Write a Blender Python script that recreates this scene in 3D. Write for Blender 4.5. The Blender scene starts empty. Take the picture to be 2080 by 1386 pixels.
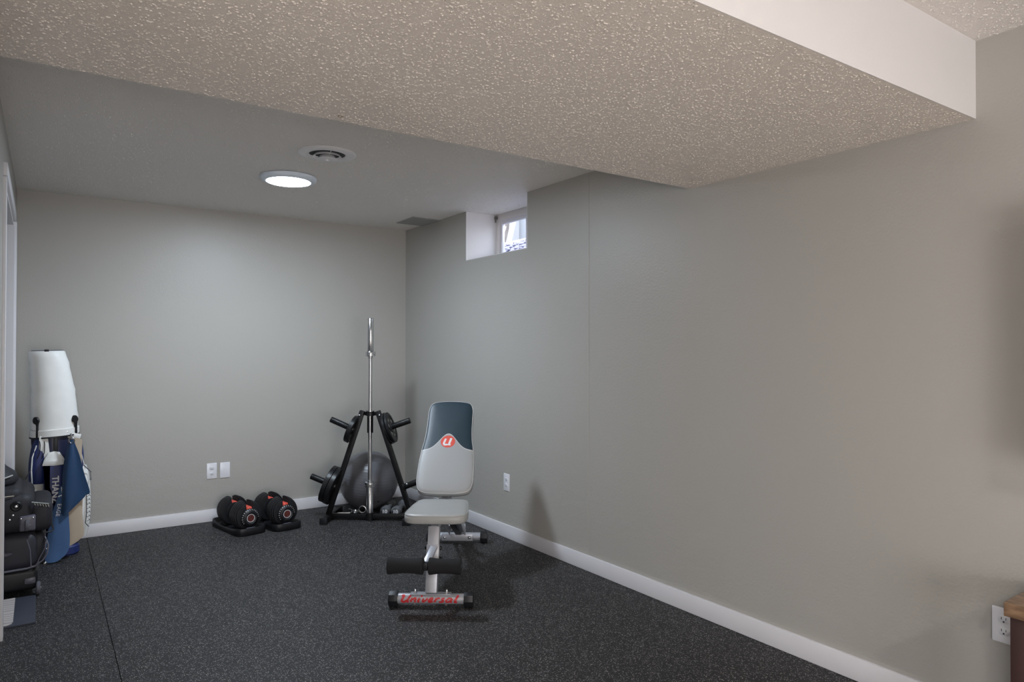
import bpy, bmesh, math, random
import numpy as np
from mathutils import Vector, Matrix

PI = math.pi
S = bpy.context.scene
COL = S.collection
random.seed(7)

# ------------------------------------------------------------------ camera
YAW, PITCH, ROLL, FPX, CAM_H = 0.59940, 0.00983, -0.00171, 1403.6, 1.30
cam_data = bpy.data.cameras.new('camera')
cam_data.sensor_fit = 'HORIZONTAL'
cam_data.sensor_width = 36.0
cam_data.lens = FPX * 36.0 / 2080.0
cam_data.clip_start = 0.02
cam = bpy.data.objects.new('camera', cam_data)
COL.objects.link(cam)
fw = Vector((math.sin(YAW) * math.cos(PITCH), math.cos(YAW) * math.cos(PITCH), math.sin(PITCH)))
rt = Vector((math.cos(YAW), -math.sin(YAW), 0))
up = rt.cross(fw)
r2 = rt * math.cos(ROLL) - up * math.sin(ROLL)
u2 = rt * math.sin(ROLL) + up * math.cos(ROLL)
cam.matrix_world = Matrix(((r2.x, u2.x, -fw.x, 0), (r2.y, u2.y, -fw.y, 0), (r2.z, u2.z, -fw.z, CAM_H), (0, 0, 0, 1)))
S.camera = cam

# ------------------------------------------------------------------ world, large lights, exposure
world = bpy.data.worlds.new('world')
S.world = world
world.use_nodes = True
wn = world.node_tree.nodes
wn['Background'].inputs[0].default_value = (0.80, 0.88, 1.0, 1)
wn['Background'].inputs[1].default_value = 5.0

def area(name, loc, target, sx, sy, power, color):
    l = bpy.data.lights.new(name, 'AREA')
    l.shape = 'RECTANGLE'; l.size = sx; l.size_y = sy
    l.energy = power; l.color = color
    o = bpy.data.objects.new(name, l)
    COL.objects.link(o)
    o.location = loc
    o.rotation_euler = (Vector(target) - Vector(loc)).to_track_quat('-Z', 'Y').to_euler()
    return o

area('fill_from_behind', (-0.1, -3.4, 0.95), (0.7, 2.0, 1.4), 1.9, 1.5, 82, (0.98, 0.96, 0.97))  # soft fill added behind the camera; no door stands there
area('fill_from_side', (-2.9, -0.9, 1.0), (2.6, 0.9, 1.25), 2.0, 1.9, 24, (1.0, 0.96, 0.93))  # weaker fill added out of view on the left, without any opening
_sun = bpy.data.lights.new('sun', 'SUN'); _sun.energy = 6.0; _sun.angle = 0.01; _sun.color = (1.0, 0.95, 0.88)
_so = bpy.data.objects.new('sun', _sun); COL.objects.link(_so)
_so.rotation_euler = Vector((0.38, -0.15, -0.90)).to_track_quat('-Z', 'Y').to_euler()
LAMP_E = 182.0       # ceiling lamp of the gym area
NEAR_E = 172.0       # two ceiling lamps behind the camera, the second one added as fill
S.view_settings.view_transform = 'Standard'
S.view_settings.look = 'None'
S.view_settings.gamma = 1.0
S.view_settings.exposure = 0.47
S.view_settings.use_curve_mapping = False

# ------------------------------------------------------------------ materials
MATS = {}

def mat(name, color, rough=0.6, metal=0.0, spec=0.5, bump=None, noise=None, coat=0.0, emit=None, sheen=0.0):
    """bump=(scale, strength, distance); noise=(scale, amount): slight colour variation of the thing itself."""
    if name in MATS:
        return MATS[name]
    m = bpy.data.materials.new(name)
    m.use_nodes = True
    nt = m.node_tree
    b = nt.nodes['Principled BSDF']
    b.inputs['Base Color'].default_value = (*color, 1)
    b.inputs['Roughness'].default_value = rough
    b.inputs['Metallic'].default_value = metal
    b.inputs['Specular IOR Level'].default_value = spec
    b.inputs['Coat Weight'].default_value = coat
    b.inputs['Sheen Weight'].default_value = sheen
    if emit:
        b.inputs['Emission Color'].default_value = (*emit[0], 1)
        b.inputs['Emission Strength'].default_value = emit[1]
    tc = nt.nodes.new('ShaderNodeTexCoord')
    if noise is None:
        noise = (14.0, 0.06)
    n = nt.nodes.new('ShaderNodeTexNoise')
    n.inputs['Scale'].default_value = noise[0]
    n.inputs['Detail'].default_value = 4
    nt.links.new(tc.outputs['Object'], n.inputs['Vector'])
    mx = nt.nodes.new('ShaderNodeMix'); mx.data_type = 'RGBA'
    mx.inputs[6].default_value = (*[c * (1 - noise[1]) for c in color], 1)
    mx.inputs[7].default_value = (*[min(1, c * (1 + noise[1])) for c in color], 1)
    nt.links.new(n.outputs['Fac'], mx.inputs[0])
    nt.links.new(mx.outputs[2], b.inputs['Base Color'])
    if bump:
        n2 = nt.nodes.new('ShaderNodeTexNoise')
        n2.inputs['Scale'].default_value = bump[0]
        n2.inputs['Detail'].default_value = 3
        nt.links.new(tc.outputs['Object'], n2.inputs['Vector'])
        bp = nt.nodes.new('ShaderNodeBump')
        bp.inputs['Strength'].default_value = bump[1]
        bp.inputs['Distance'].default_value = bump[2]
        nt.links.new(n2.outputs['Fac'], bp.inputs['Height'])
        nt.links.new(bp.outputs['Normal'], b.inputs['Normal'])
    MATS[name] = m
    return m

def wall_paint(name, color):
    m = bpy.data.materials.new(name); m.use_nodes = True
    nt = m.node_tree; N = nt.nodes.new; L = nt.links.new
    b = nt.nodes['Principled BSDF']
    b.inputs['Base Color'].default_value = (*color, 1)
    b.inputs['Roughness'].default_value = 0.42
    b.inputs['Specular IOR Level'].default_value = 0.42
    tc = N('ShaderNodeTexCoord')
    # orange peel
    n1 = N('ShaderNodeTexNoise'); n1.inputs['Scale'].default_value = 95; n1.inputs['Detail'].default_value = 2
    L(tc.outputs['Object'], n1.inputs['Vector'])
    b1 = N('ShaderNodeBump'); b1.inputs['Strength'].default_value = 0.5; b1.inputs['Distance'].default_value = 0.0017
    L(n1.outputs['Fac'], b1.inputs['Height'])
    # hand-trowelled patches low on the wall (stretched along the wall)
    mp = N('ShaderNodeMapping'); mp.inputs['Scale'].default_value = (2.6, 2.6, 5.0); mp.inputs['Rotation'].default_value = (0.12, 0.1, 0)
    L(tc.outputs['Object'], mp.inputs['Vector'])
    n2 = N('ShaderNodeTexNoise'); n2.inputs['Scale'].default_value = 1.8; n2.inputs['Detail'].default_value = 9; n2.inputs['Roughness'].default_value = 0.62; n2.inputs['Distortion'].default_value = 0.15
    L(mp.outputs[0], n2.inputs['Vector'])
    sep = N('ShaderNodeSeparateXYZ'); L(tc.outputs['Object'], sep.inputs[0])
    mr = N('ShaderNodeMapRange'); mr.inputs['From Min'].default_value = 0.62; mr.inputs['From Max'].default_value = 0.34
    mr.inputs['To Min'].default_value = 0.05; mr.inputs['To Max'].default_value = 0.30; mr.interpolation_type = 'SMOOTHSTEP'
    L(sep.outputs['Z'], mr.inputs['Value'])
    b2 = N('ShaderNodeBump'); b2.inputs['Distance'].default_value = 0.012
    L(mr.outputs[0], b2.inputs['Strength']); L(n2.outputs['Fac'], b2.inputs['Height']); L(b1.outputs['Normal'], b2.inputs['Normal'])
    L(b2.outputs['Normal'], b.inputs['Normal'])
    return m

def ceiling_paint(name, color, scale, dist, rough=0.75, cover=0.5):
    """Sprayed splatter texture: raised blobs."""
    m = bpy.data.materials.new(name); m.use_nodes = True
    nt = m.node_tree; N = nt.nodes.new; L = nt.links.new
    b = nt.nodes['Principled BSDF']
    b.inputs['Base Color'].default_value = (*color, 1)
    b.inputs['Roughness'].default_value = rough
    b.inputs['Specular IOR Level'].default_value = 0.35
    tc = N('ShaderNodeTexCoord')
    nz = N('ShaderNodeTexNoise'); nz.inputs['Scale'].default_value = scale * 0.9; nz.inputs['Detail'].default_value = 2
    L(tc.outputs['Object'], nz.inputs['Vector'])
    vm = N('ShaderNodeVectorMath'); vm.operation = 'MULTIPLY_ADD'; vm.inputs[1].default_value = (0.9 / scale,) * 3
    L(nz.outputs['Color'], vm.inputs[0]); L(tc.outputs['Object'], vm.inputs[2])
    out = None
    for sc, keep, amp in ((scale, 0.52, 1.0), (scale * 1.9, 0.45, 0.45)):
        v = N('ShaderNodeTexVoronoi'); v.inputs['Scale'].default_value = sc; v.inputs['Randomness'].default_value = 1.0
        L(vm.outputs[0], v.inputs['Vector'])
        sp = N('ShaderNodeSeparateColor'); L(v.outputs['Color'], sp.inputs[0])
        k = N('ShaderNodeMapRange'); k.inputs['From Min'].default_value = keep; k.inputs['From Max'].default_value = 1.0
        k.inputs['To Min'].default_value = 0.0; k.inputs['To Max'].default_value = 0.62
        L(sp.outputs[0], k.inputs['Value'])
        d = N('ShaderNodeMath'); d.operation = 'SUBTRACT'; L(k.outputs[0], d.inputs[0]); L(v.outputs['Distance'], d.inputs[1])
        r_ = N('ShaderNodeMapRange'); r_.interpolation_type = 'SMOOTHSTEP'; r_.inputs['From Min'].default_value = -0.16; r_.inputs['From Max'].default_value = 0.22; r_.inputs['To Max'].default_value = amp
        L(d.outputs[0], r_.inputs['Value'])
        if out is None: out = r_.outputs[0]
        else:
            a_ = N('ShaderNodeMath'); a_.operation = 'ADD'; L(out, a_.inputs[0]); L(r_.outputs[0], a_.inputs[1]); out = a_.outputs[0]
    class _O: pass
    r = _O(); r.outputs = [out]
    bp = N('ShaderNodeBump'); bp.inputs['Strength'].default_value = 1.0; bp.inputs['Distance'].default_value = dist
    L(r.outputs[0], bp.inputs['Height']); L(bp.outputs['Normal'], b.inputs['Normal'])
    return m

def rubber_floor():
    m = bpy.data.materials.new('speckled_rubber'); m.use_nodes = True
    nt = m.node_tree; N = nt.nodes.new; L = nt.links.new
    b = nt.nodes['Principled BSDF']
    b.inputs['Roughness'].default_value = 0.62
    b.inputs['Specular IOR Level'].default_value = 0.35
    tc = N('ShaderNodeTexCoord')
    col = None
    base = N('ShaderNodeTexNoise'); base.inputs['Scale'].default_value = 3.0; base.inputs['Detail'].default_value = 6
    L(tc.outputs['Object'], base.inputs['Vector'])
    mx = N('ShaderNodeMix'); mx.data_type = 'RGBA'
    mx.inputs[6].default_value = (0.0135, 0.0125, 0.0135, 1); mx.inputs[7].default_value = (0.0225, 0.021, 0.022, 1)
    L(base.outputs['Fac'], mx.inputs[0]); col = mx.outputs[2]
    for sc, thr, lim, c in ((150, 0.33, 0.75, (0.30, 0.28, 0.26)), (230, 0.40, 0.72, (0.22, 0.22, 0.23)), (95, 0.20, 0.86, (0.42, 0.39, 0.35))):
        # distort so that the flecks are irregular crumbs
        nz = N('ShaderNodeTexNoise'); nz.inputs['Scale'].default_value = sc * 1.3
        L(tc.outputs['Object'], nz.inputs['Vector'])
        vm = N('ShaderNodeVectorMath'); vm.operation = 'MULTIPLY_ADD'
        vm.inputs[1].default_value = (0.006, 0.006, 0.0)
        L(nz.outputs['Color'], vm.inputs[0]); L(tc.outputs['Object'], vm.inputs[2])
        v = N('ShaderNodeTexVoronoi'); v.inputs['Scale'].default_value = sc
        L(vm.outputs[0], v.inputs['Vector'])
        lt = N('ShaderNodeMath'); lt.operation = 'LESS_THAN'; lt.inputs[1].default_value = thr
        L(v.outputs['Distance'], lt.inputs[0])
        sp = N('ShaderNodeSeparateColor'); L(v.outputs['Color'], sp.inputs[0])
        gt = N('ShaderNodeMath'); gt.operation = 'GREATER_THAN'; gt.inputs[1].default_value = lim
        L(sp.outputs[0], gt.inputs[0])
        mu = N('ShaderNodeMath'); mu.operation = 'MULTIPLY'; L(lt.outputs[0], mu.inputs[0]); L(gt.outputs[0], mu.inputs[1])
        m2 = N('ShaderNodeMix'); m2.data_type = 'RGBA'; m2.inputs[7].default_value = (*c, 1)
        L(mu.outputs[0], m2.inputs[0]); L(col, m2.inputs[6]); col = m2.outputs[2]
    L(col, b.inputs['Base Color'])
    n = N('ShaderNodeTexNoise'); n.inputs['Scale'].default_value = 320; n.inputs['Detail'].default_value = 2
    L(tc.outputs['Object'], n.inputs['Vector'])
    bp = N('ShaderNodeBump'); bp.inputs['Strength'].default_value = 0.5; bp.inputs['Distance'].default_value = 0.0015
    L(n.outputs['Fac'], bp.inputs['Height']); L(bp.outputs['Normal'], b.inputs['Normal'])
    return m

def butcher_block():
    m = bpy.data.materials.new('butcher_block'); m.use_nodes = True
    nt = m.node_tree; N = nt.nodes.new; L = nt.links.new
    b = nt.nodes['Principled BSDF']; b.inputs['Roughness'].default_value = 0.35
    tc = N('ShaderNodeTexCoord')
    mp = N('ShaderNodeMapping'); mp.inputs['Scale'].default_value = (26, 6.0, 26)
    L(tc.outputs['Object'], mp.inputs['Vector'])
    n = N('ShaderNodeTexNoise'); n.inputs['Scale'].default_value = 1.6; n.inputs['Detail'].default_value = 6; n.inputs['Distortion'].default_value = 0.8
    L(mp.outputs[0], n.inputs['Vector'])
    cr = N('ShaderNodeValToRGB')
    cr.color_ramp.elements[0].position = 0.3; cr.color_ramp.elements[0].color = (0.085, 0.045, 0.027, 1)
    cr.color_ramp.elements[1].position = 0.72; cr.color_ramp.elements[1].color = (0.38, 0.245, 0.15, 1)
    L(n.outputs['Fac'], cr.inputs[0]); L(cr.outputs[0], b.inputs['Base Color'])
    return m

M_wall = wall_paint('greige_wall_paint', (0.41, 0.396, 0.368))
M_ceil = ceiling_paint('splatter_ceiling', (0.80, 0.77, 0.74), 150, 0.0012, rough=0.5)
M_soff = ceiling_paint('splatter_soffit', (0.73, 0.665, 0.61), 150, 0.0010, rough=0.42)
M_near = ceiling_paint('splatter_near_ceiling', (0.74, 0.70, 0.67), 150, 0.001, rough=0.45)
M_white = mat('white_trim', (0.74, 0.73, 0.76), 0.4, noise=(6, 0.02))
M_smoothwhite = mat('smooth_white_paint', (0.70, 0.68, 0.68), 0.55, bump=(90, 0.25, 0.0012), noise=(8, 0.015))
M_rubber = rubber_floor()
M_subfloor = mat('dark_subfloor', (0.012, 0.012, 0.014), 0.9)
M_plate = mat('white_plastic', (0.78, 0.78, 0.82), 0.3)
M_slot = mat('dark_slot', (0.02, 0.02, 0.025), 0.6)
M_black = mat('black_powder_coat', (0.007, 0.007, 0.008), 0.42, spec=0.35)
M_iron = mat('black_cast_iron', (0.008, 0.0085, 0.010), 0.36, spec=0.4, bump=(180, 0.2, 0.001))
M_blackplastic = mat('black_plastic', (0.010, 0.0105, 0.013), 0.45, spec=0.4)
M_foam = mat('black_foam', (0.008, 0.0078, 0.009), 0.9, bump=(300, 0.3, 0.001))
M_chrome = mat('chrome', (0.62, 0.62, 0.63), 0.22, 1.0)
M_zinc = mat('bright_zinc', (0.7, 0.7, 0.72), 0.28, 1.0)
M_silver = mat('silver_paint', (0.40, 0.405, 0.44), 0.36, 0.35)
M_vinyl = mat('light_grey_vinyl', (0.50, 0.50, 0.50), 0.42, bump=(260, 0.15, 0.0006))
M_seatv = mat('seat_grey_vinyl', (0.375, 0.375, 0.365), 0.42, bump=(260, 0.15, 0.0006))
M_red = mat('red_print', (0.50, 0.030, 0.035), 0.4)
M_redplastic = mat('red_plastic', (0.72, 0.09, 0.06), 0.4)
M_print = mat('white_print', (0.75, 0.75, 0.77), 0.5)
M_ball = mat('grey_exercise_ball', (0.125, 0.125, 0.140), 0.30, spec=0.6)
M_neo = mat('grey_neoprene', (0.12, 0.125, 0.135), 0.75, bump=(260, 0.2, 0.0008))
M_glassm = bpy.data.materials.new('window_glass'); M_glassm.use_nodes = True
_b = M_glassm.node_tree.nodes['Principled BSDF']
_b.inputs['Base Color'].default_value = (0.95, 0.97, 1, 1); _b.inputs['Roughness'].default_value = 0.0
_b.inputs['Transmission Weight'].default_value = 1.0; _b.inputs['IOR'].default_value = 1.02
M_leather_w = mat('white_leatherette', (0.88, 0.885, 0.865), 0.42, bump=(120, 0.15, 0.001))
M_leather_b = mat('royal_blue_leatherette', (0.016, 0.030, 0.135), 0.5, bump=(120, 0.15, 0.001))
M_navy = mat('navy_leatherette', (0.012, 0.016, 0.05), 0.4)
M_towel_d = mat('deep_blue_towel', (0.012, 0.045, 0.115), 0.95, sheen=0.2, bump=(400, 0.4, 0.001))
M_towel_l = mat('mid_blue_towel', (0.05, 0.11, 0.24), 0.95, sheen=0.2, bump=(400, 0.4, 0.001))
M_tan = mat('tan_towel', (0.46, 0.38, 0.29), 0.95, sheen=0.2, bump=(400, 0.4, 0.001))
M_fabric_k = mat('black_nylon', (0.016, 0.016, 0.022), 0.62, bump=(500, 0.3, 0.0008))
M_fabric_g = mat('charcoal_nylon', (0.030, 0.031, 0.042), 0.6, bump=(500, 0.3, 0.0008))
M_greyplastic = mat('grey_plastic', (0.11, 0.11, 0.14), 0.4)
M_wheel = mat('wheel_grey_rubber', (0.10, 0.10, 0.12), 0.6)
M_brownleg = mat('dark_brown_leg', (0.045, 0.022, 0.02), 0.45)
M_block = butcher_block()
M_board = mat('slate_board', (0.035, 0.04, 0.06), 0.6, noise=(20, 0.2))
M_screen = mat('black_screen_glass', (0.01, 0.01, 0.012), 0.12)

# ------------------------------------------------------------------ helpers
def finish(name, bm, m, parent=None, smooth=True, angle=35, loc=None):
    bmesh.ops.recalc_face_normals(bm, faces=bm.faces)
    me = bpy.data.meshes.new(name)
    bm.to_mesh(me); bm.free()
    ms = m if isinstance(m, (list, tuple)) else [m]
    for x in ms:
        me.materials.append(x)
    if smooth:
        for p in me.polygons:
            p.use_smooth = True
        try:
            me.set_sharp_from_angle(angle=math.radians(angle))
        except Exception:
            pass
    o = bpy.data.objects.new(name, me)
    COL.objects.link(o)
    if parent is not None:
        o.parent = parent
    if loc is not None:
        o.location = loc
    return o

def thing(name, label, cat, loc=(0, 0, 0), rz=0.0, group=None):
    o = bpy.data.objects.new(name, None)
    COL.objects.link(o)
    o.empty_display_size = 0.1
    o.location = loc
    o.rotation_euler = (0, 0, rz)
    o['label'] = label; o['category'] = cat
    if group:
        o['group'] = group
    return o

def struct(o):
    o['kind'] = 'structure'
    return o

def dup(root, loc, rz, label=None, group=None):
    r = root.copy(); COL.objects.link(r)
    r.location = loc; r.rotation_euler = (0, 0, rz)
    if label: r['label'] = label
    if group: r['group'] = group
    for ch in list(root.children):
        c = ch.copy(); COL.objects.link(c); c.parent = r
        for g in list(ch.children):
            d = g.copy(); COL.objects.link(d); d.parent = c
    return r

def add_box(bm, x0, x1, y0, y1, z0, z1, bev=0.0, seg=2, M=None):
    vs = [bm.verts.new((x, y, z)) for x in (x0, x1) for y in (y0, y1) for z in (z0, z1)]
    idx = [(0, 1, 3, 2), (4, 6, 7, 5), (0, 4, 5, 1), (2, 3, 7, 6), (0, 2, 6, 4), (1, 5, 7, 3)]
    fs = [bm.faces.new([vs[i] for i in f]) for f in idx]
    if M is not None:
        for v in vs:
            v.co = M @ v.co
    if bev > 0:
        es = list({e for f in fs for e in f.edges})
        bmesh.ops.bevel(bm, geom=es, offset=bev, segments=seg, affect='EDGES', profile=0.5)

def box(name, m, x0, x1, y0, y1, z0, z1, parent=None, bev=0.0, M=None):
    bm = bmesh.new(); add_box(bm, x0, x1, y0, y1, z0, z1, bev, 2, M)
    return finish(name, bm, m, parent, smooth=bev > 0)

def axis_matrix(p0, p1, upv=(0, 0, 1)):
    """z axis along p0->p1, origin p0; y axis near upv"""
    p0, p1 = Vector(p0), Vector(p1)
    z = (p1 - p0).normalized()
    u = Vector(upv)
    if abs(z.dot(u)) > 0.98:
        u = Vector((0, 1, 0))
    x = u.cross(z).normalized(); y = z.cross(x)
    return Matrix(((x.x, y.x, z.x, p0.x), (x.y, y.y, z.y, p0.y), (x.z, y.z, z.z, p0.z), (0, 0, 0, 1)))

def add_lathe(bm, prof, M=None, n=24, closed=False):
    """prof: (r, z) pairs about local z."""
    rings = []
    for r, z in prof:
        if r < 1e-6:
            rings.append([bm.verts.new((0, 0, z))])
        else:
            rings.append([bm.verts.new((r * math.cos(2 * PI * k / n), r * math.sin(2 * PI * k / n), z)) for k in range(n)])
    if closed:
        rings.append(rings[0])
    for a, b in zip(rings[:-1], rings[1:]):
        for k in range(n):
            k2 = (k + 1) % n
            if len(a) == 1 and len(b) == 1: continue
            if len(a) == 1: bm.faces.new((a[0], b[k], b[k2]))
            elif len(b) == 1: bm.faces.new((a[k], a[k2], b[0]))
            else: bm.faces.new((a[k], a[k2], b[k2], b[k]))
    if M is not None:
        seen = set()
        for r in rings:
            for v in r:
                if v not in seen:
                    seen.add(v); v.co = M @ v.co

def add_cyl(bm, p0, p1, r, r1=None, n=20, bev=0.0, upv=(0, 0, 1)):
    L = (Vector(p1) - Vector(p0)).length
    r1 = r if r1 is None else r1
    if bev > 0:
        prof = [(0, 0), (r - bev, 0), (r - bev * .3, bev * .3), (r, bev), (r1, L - bev), (r1 - bev * .3, L - bev * .3), (r1 - bev, L), (0, L)]
    else:
        prof = [(0, 0), (r, 0), (r1, L), (0, L)]
    add_lathe(bm, prof, axis_matrix(p0, p1, upv), n)

def cyl(name, m, p0, p1, r, parent=None, r1=None, n=20, bev=0.0):
    bm = bmesh.new(); add_cyl(bm, p0, p1, r, r1, n, bev)
    return finish(name, bm, m, parent)

def bar(name, m, p0, p1, w, d, parent=None, bev=0.004, upv=(1, 0, 0)):
    """rectangular tube from p0 to p1; w = size across (local x), d = size along upv"""
    L = (Vector(p1) - Vector(p0)).length
    bm = bmesh.new()
    add_box(bm, -w / 2, w / 2, -d / 2, d / 2, 0, L, bev, 2, axis_matrix(p0, p1, upv))
    return finish(name, bm, m, parent)

def add_sweep(bm, pts, r, n=10, cap=True):
    pts = [Vector(p) for p in pts]
    rings = []
    prev = None
    for i, p in enumerate(pts):
        t = (pts[min(i + 1, len(pts) - 1)] - pts[max(i - 1, 0)]).normalized()
        if prev is None:
            a = t.cross(Vector((0, 0, 1)))
            if a.length < 0.1: a = t.cross(Vector((0, 1, 0)))
        else:
            a = prev - t * prev.dot(t)
        a.normalize(); prev = a
        b = t.cross(a)
        rr = r[i] if isinstance(r, (list, tuple)) else r
        rings.append([bm.verts.new(p + a * rr * math.cos(2 * PI * k / n) + b * rr * math.sin(2 * PI * k / n)) for k in range(n)])
    for A, B in zip(rings[:-1], rings[1:]):
        for k in range(n):
            bm.faces.new((A[k], A[(k + 1) % n], B[(k + 1) % n], B[k]))
    if cap:
        bm.faces.new(rings[0]); bm.faces.new(rings[-1])

def sweep(name, m, pts, r, parent=None, n=10):
    bm = bmesh.new(); add_sweep(bm, pts, r, n)
    return finish(name, bm, m, parent)

def catmull(pts, sub=6, closed=True):
    out = []; n = len(pts)
    rng = range(n) if closed else range(n - 1)
    for i in rng:
        g = (lambda k: pts[k % n]) if closed else (lambda k: pts[max(0, min(n - 1, k))])
        p0, p1, p2, p3 = g(i - 1), g(i), g(i + 1), g(i + 2)
        for s in range(sub):
            t = s / sub
            out.append(tuple(0.5 * ((2 * b) + (-a + c) * t + (2 * a - 5 * b + 4 * c - d) * t * t + (-a + 3 * b - 3 * c + d) * t ** 3) for a, b, c, d in zip(p0, p1, p2, p3)))
    if not closed:
        out.append(tuple(pts[-1]))
    return out

def inset2d(pts, d):
    n = len(pts); out = []
    for i in range(n):
        a, b = Vector(pts[i - 1]), Vector(pts[(i + 1) % n])
        t = (b - a)
        if t.length < 1e-9: out.append(tuple(pts[i])); continue
        t.normalize()
        out.append((pts[i][0] - t.y * d, pts[i][1] + t.x * d))
    return out

def add_pad(bm, outline, rings, M=None, crown=None):
    """outline CCW 2-D; rings: (inset, z) from back to front."""
    R = []
    for d, z in rings:
        R.append([bm.verts.new((x, y, z)) for x, y in inset2d(outline, d)])
    n = len(outline)
    for A, B in zip(R[:-1], R[1:]):
        for k in range(n):
            bm.faces.new((A[k], A[(k + 1) % n], B[(k + 1) % n], B[k]))
    bm.faces.new(R[0])
    last = R[-1]
    if crown is None:
        bm.faces.new(last)
    else:
        cx = sum(v.co.x for v in last) / n; cy = sum(v.co.y for v in last) / n; z0 = last[0].co.z
        prev = last
        for f in (0.8, 0.6, 0.4, 0.2):
            ring = [bm.verts.new((cx + (v.co.x - cx) * f, cy + (v.co.y - cy) * f, z0 + crown * (1 - f * f))) for v in last]
            for k in range(n):
                bm.faces.new((prev[k], prev[(k + 1) % n], ring[(k + 1) % n], ring[k]))
            R.append(ring); prev = ring
        c = bm.verts.new((cx, cy, z0 + crown)); R.append([c])
        for k in range(n):
            bm.faces.new((prev[k], prev[(k + 1) % n], c))
    if M is not None:
        for r in R:
            for v in r:
                v.co = M @ v.co

def pad(name, m, outline, rings, parent=None, M=None, angle=50, crown=None):
    bm = bmesh.new(); add_pad(bm, outline, rings, M, crown)
    return finish(name, bm, m, parent, angle=angle)

def frame(o, x, y):
    """matrix from origin o, in-plane x and y axes"""
    x = Vector(x).normalized(); y = Vector(y); y = (y - x * y.dot(x)).normalized(); z = x.cross(y)
    return Matrix(((x.x, y.x, z.x, o[0]), (x.y, y.y, z.y, o[1]), (x.z, y.z, z.z, o[2]), (0, 0, 0, 1)))

def text_mesh(name, s, size, m, M, parent=None, ext=0.0004, align='CENTER', wrap=None, space=1.0, bold=0.0):
    c = bpy.data.curves.new(name + '_curve', 'FONT')
    c.body = s; c.size = size; c.extrude = ext; c.align_x = align; c.align_y = 'CENTER'
    c.space_character = space; c.offset = bold; c.resolution_u = 3
    t = bpy.data.objects.new(name + '_tmp', c); COL.objects.link(t)
    dg = bpy.context.evaluated_depsgraph_get()
    me = bpy.data.meshes.new_from_object(t.evaluated_get(dg))
    bpy.data.objects.remove(t); bpy.data.curves.remove(c)
    for v in me.vertices:
        p = Vector(v.co)
        v.co = M @ (wrap(p) if wrap else p)
    me.materials.clear(); me.materials.append(m)
    o = bpy.data.objects.new(name, me); COL.objects.link(o)
    if parent: o.parent = parent
    return o

def ribbon(name, m, strokes, mapf, parent=None, th=0.0006):
    """strokes: list of (points, width) in 2-D -> flat raised strokes mapped by mapf(u,v,h)."""
    bm = bmesh.new()
    for pts, w in strokes:
        n = len(pts)
        ws = w if isinstance(w, (list, tuple)) else [w] * n
        L0 = []
        for i in range(n):
            a = Vector(pts[max(0, i - 1)]); b = Vector(pts[min(n - 1, i + 1)])
            t = (b - a).normalized(); nn = Vector((-t.y, t.x)) * ws[i] / 2
            p = Vector(pts[i])
            L0.append([bm.verts.new(mapf(*(p + nn), 0)), bm.verts.new(mapf(*(p - nn), 0)), bm.verts.new(mapf(*(p - nn), th)), bm.verts.new(mapf(*(p + nn), th))])
        for A, B in zip(L0[:-1], L0[1:]):
            for k in range(4):
                bm.faces.new((A[k], A[(k + 1) % 4], B[(k + 1) % 4], B[k]))
        bm.faces.new(L0[0]); bm.faces.new(L0[-1])
    return finish(name, bm, m, parent, smooth=False)

def grid_surface(name, m, nu, nv, f, parent=None, solid=0.0, both=True):
    bm = bmesh.new()
    V = [[bm.verts.new(f(i / (nu - 1), j / (nv - 1))) for j in range(nv)] for i in range(nu)]
    for i in range(nu - 1):
        for j in range(nv - 1):
            bm.faces.new((V[i][j], V[i + 1][j], V[i + 1][j + 1], V[i][j + 1]))
    if solid:
        bmesh.ops.recalc_face_normals(bm, faces=bm.faces)
        bmesh.ops.solidify(bm, geom=list(bm.faces), thickness=solid)
    return finish(name, bm, m, parent, angle=60)

def loft(bm, secs, n=32, cap=True):
    """secs: (cx, cy, z, rx, ry, power, tiltx) superellipse sections stacked in z"""
    R = []
    for s in secs:
        cx, cy, z, rx, ry = s[:5]; p = s[5] if len(s) > 5 else 2.0
        tl = s[6] if len(s) > 6 else 0.0
        r = []
        for k in range(n):
            a = 2 * PI * k / n; c, sn = math.cos(a), math.sin(a)
            x = rx * math.copysign(abs(c) ** (2 / p), c); y = ry * math.copysign(abs(sn) ** (2 / p), sn)
            r.append(bm.verts.new((cx + x, cy + y, z + tl * x)))
        R.append(r)
    for A, B in zip(R[:-1], R[1:]):
        for k in range(n):
            bm.faces.new((A[k], A[(k + 1) % n], B[(k + 1) % n], B[k]))
    if cap:
        bm.faces.new(R[0]); bm.faces.new(R[-1])
    return R

# ------------------------------------------------------------------ the room
XR, YB, ZC = 2.653, 5.537, 2.329          # right wall, back wall, ceiling
ZS, YSF, YSN, ZN = 2.091, 2.331, 1.057, 2.359   # soffit underside, its far and near edge, near ceiling
def xl(y): return -0.1425 + (y - 3.4) * 0.0058   # the left wall is slightly out of square

# floor: sub-floor and rubber mats with open seams
fl = struct(box('floor', M_subfloor, -3.2, XR + 0.03, -3.6, YB + 0.02, -0.05, -0.009))
seam_x = (-2.17, -0.95, 0.272, 1.49, XR + 0.01)
g = 0.0016
def rubber_mat(x0, x1, y0, y1):
    ga = g if abs(x0 - 0.272) < .01 else 0.0002
    gb = g if abs(x1 - 0.272) < .01 else 0.0002
    bm = bmesh.new(); add_box(bm, x0 + ga, x1 - gb, y0 + 0.0003, y1 - 0.0003, -0.009, 0.0, 0.0003, 1)
    return finish('rubber_mat', bm, M_rubber, fl, smooth=False)
rubber_mat(-0.95, 0.272, 0.6, 4.56)
rubber_mat(-0.95, 0.272, 4.56, YB + 0.01)
rubber_mat(-3.2, -0.95, 0.6, YB)
rubber_mat(0.272, 1.49, 3.018, YB + 0.01)
rubber_mat(0.272, 1.49, 0.6, 3.018)
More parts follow.
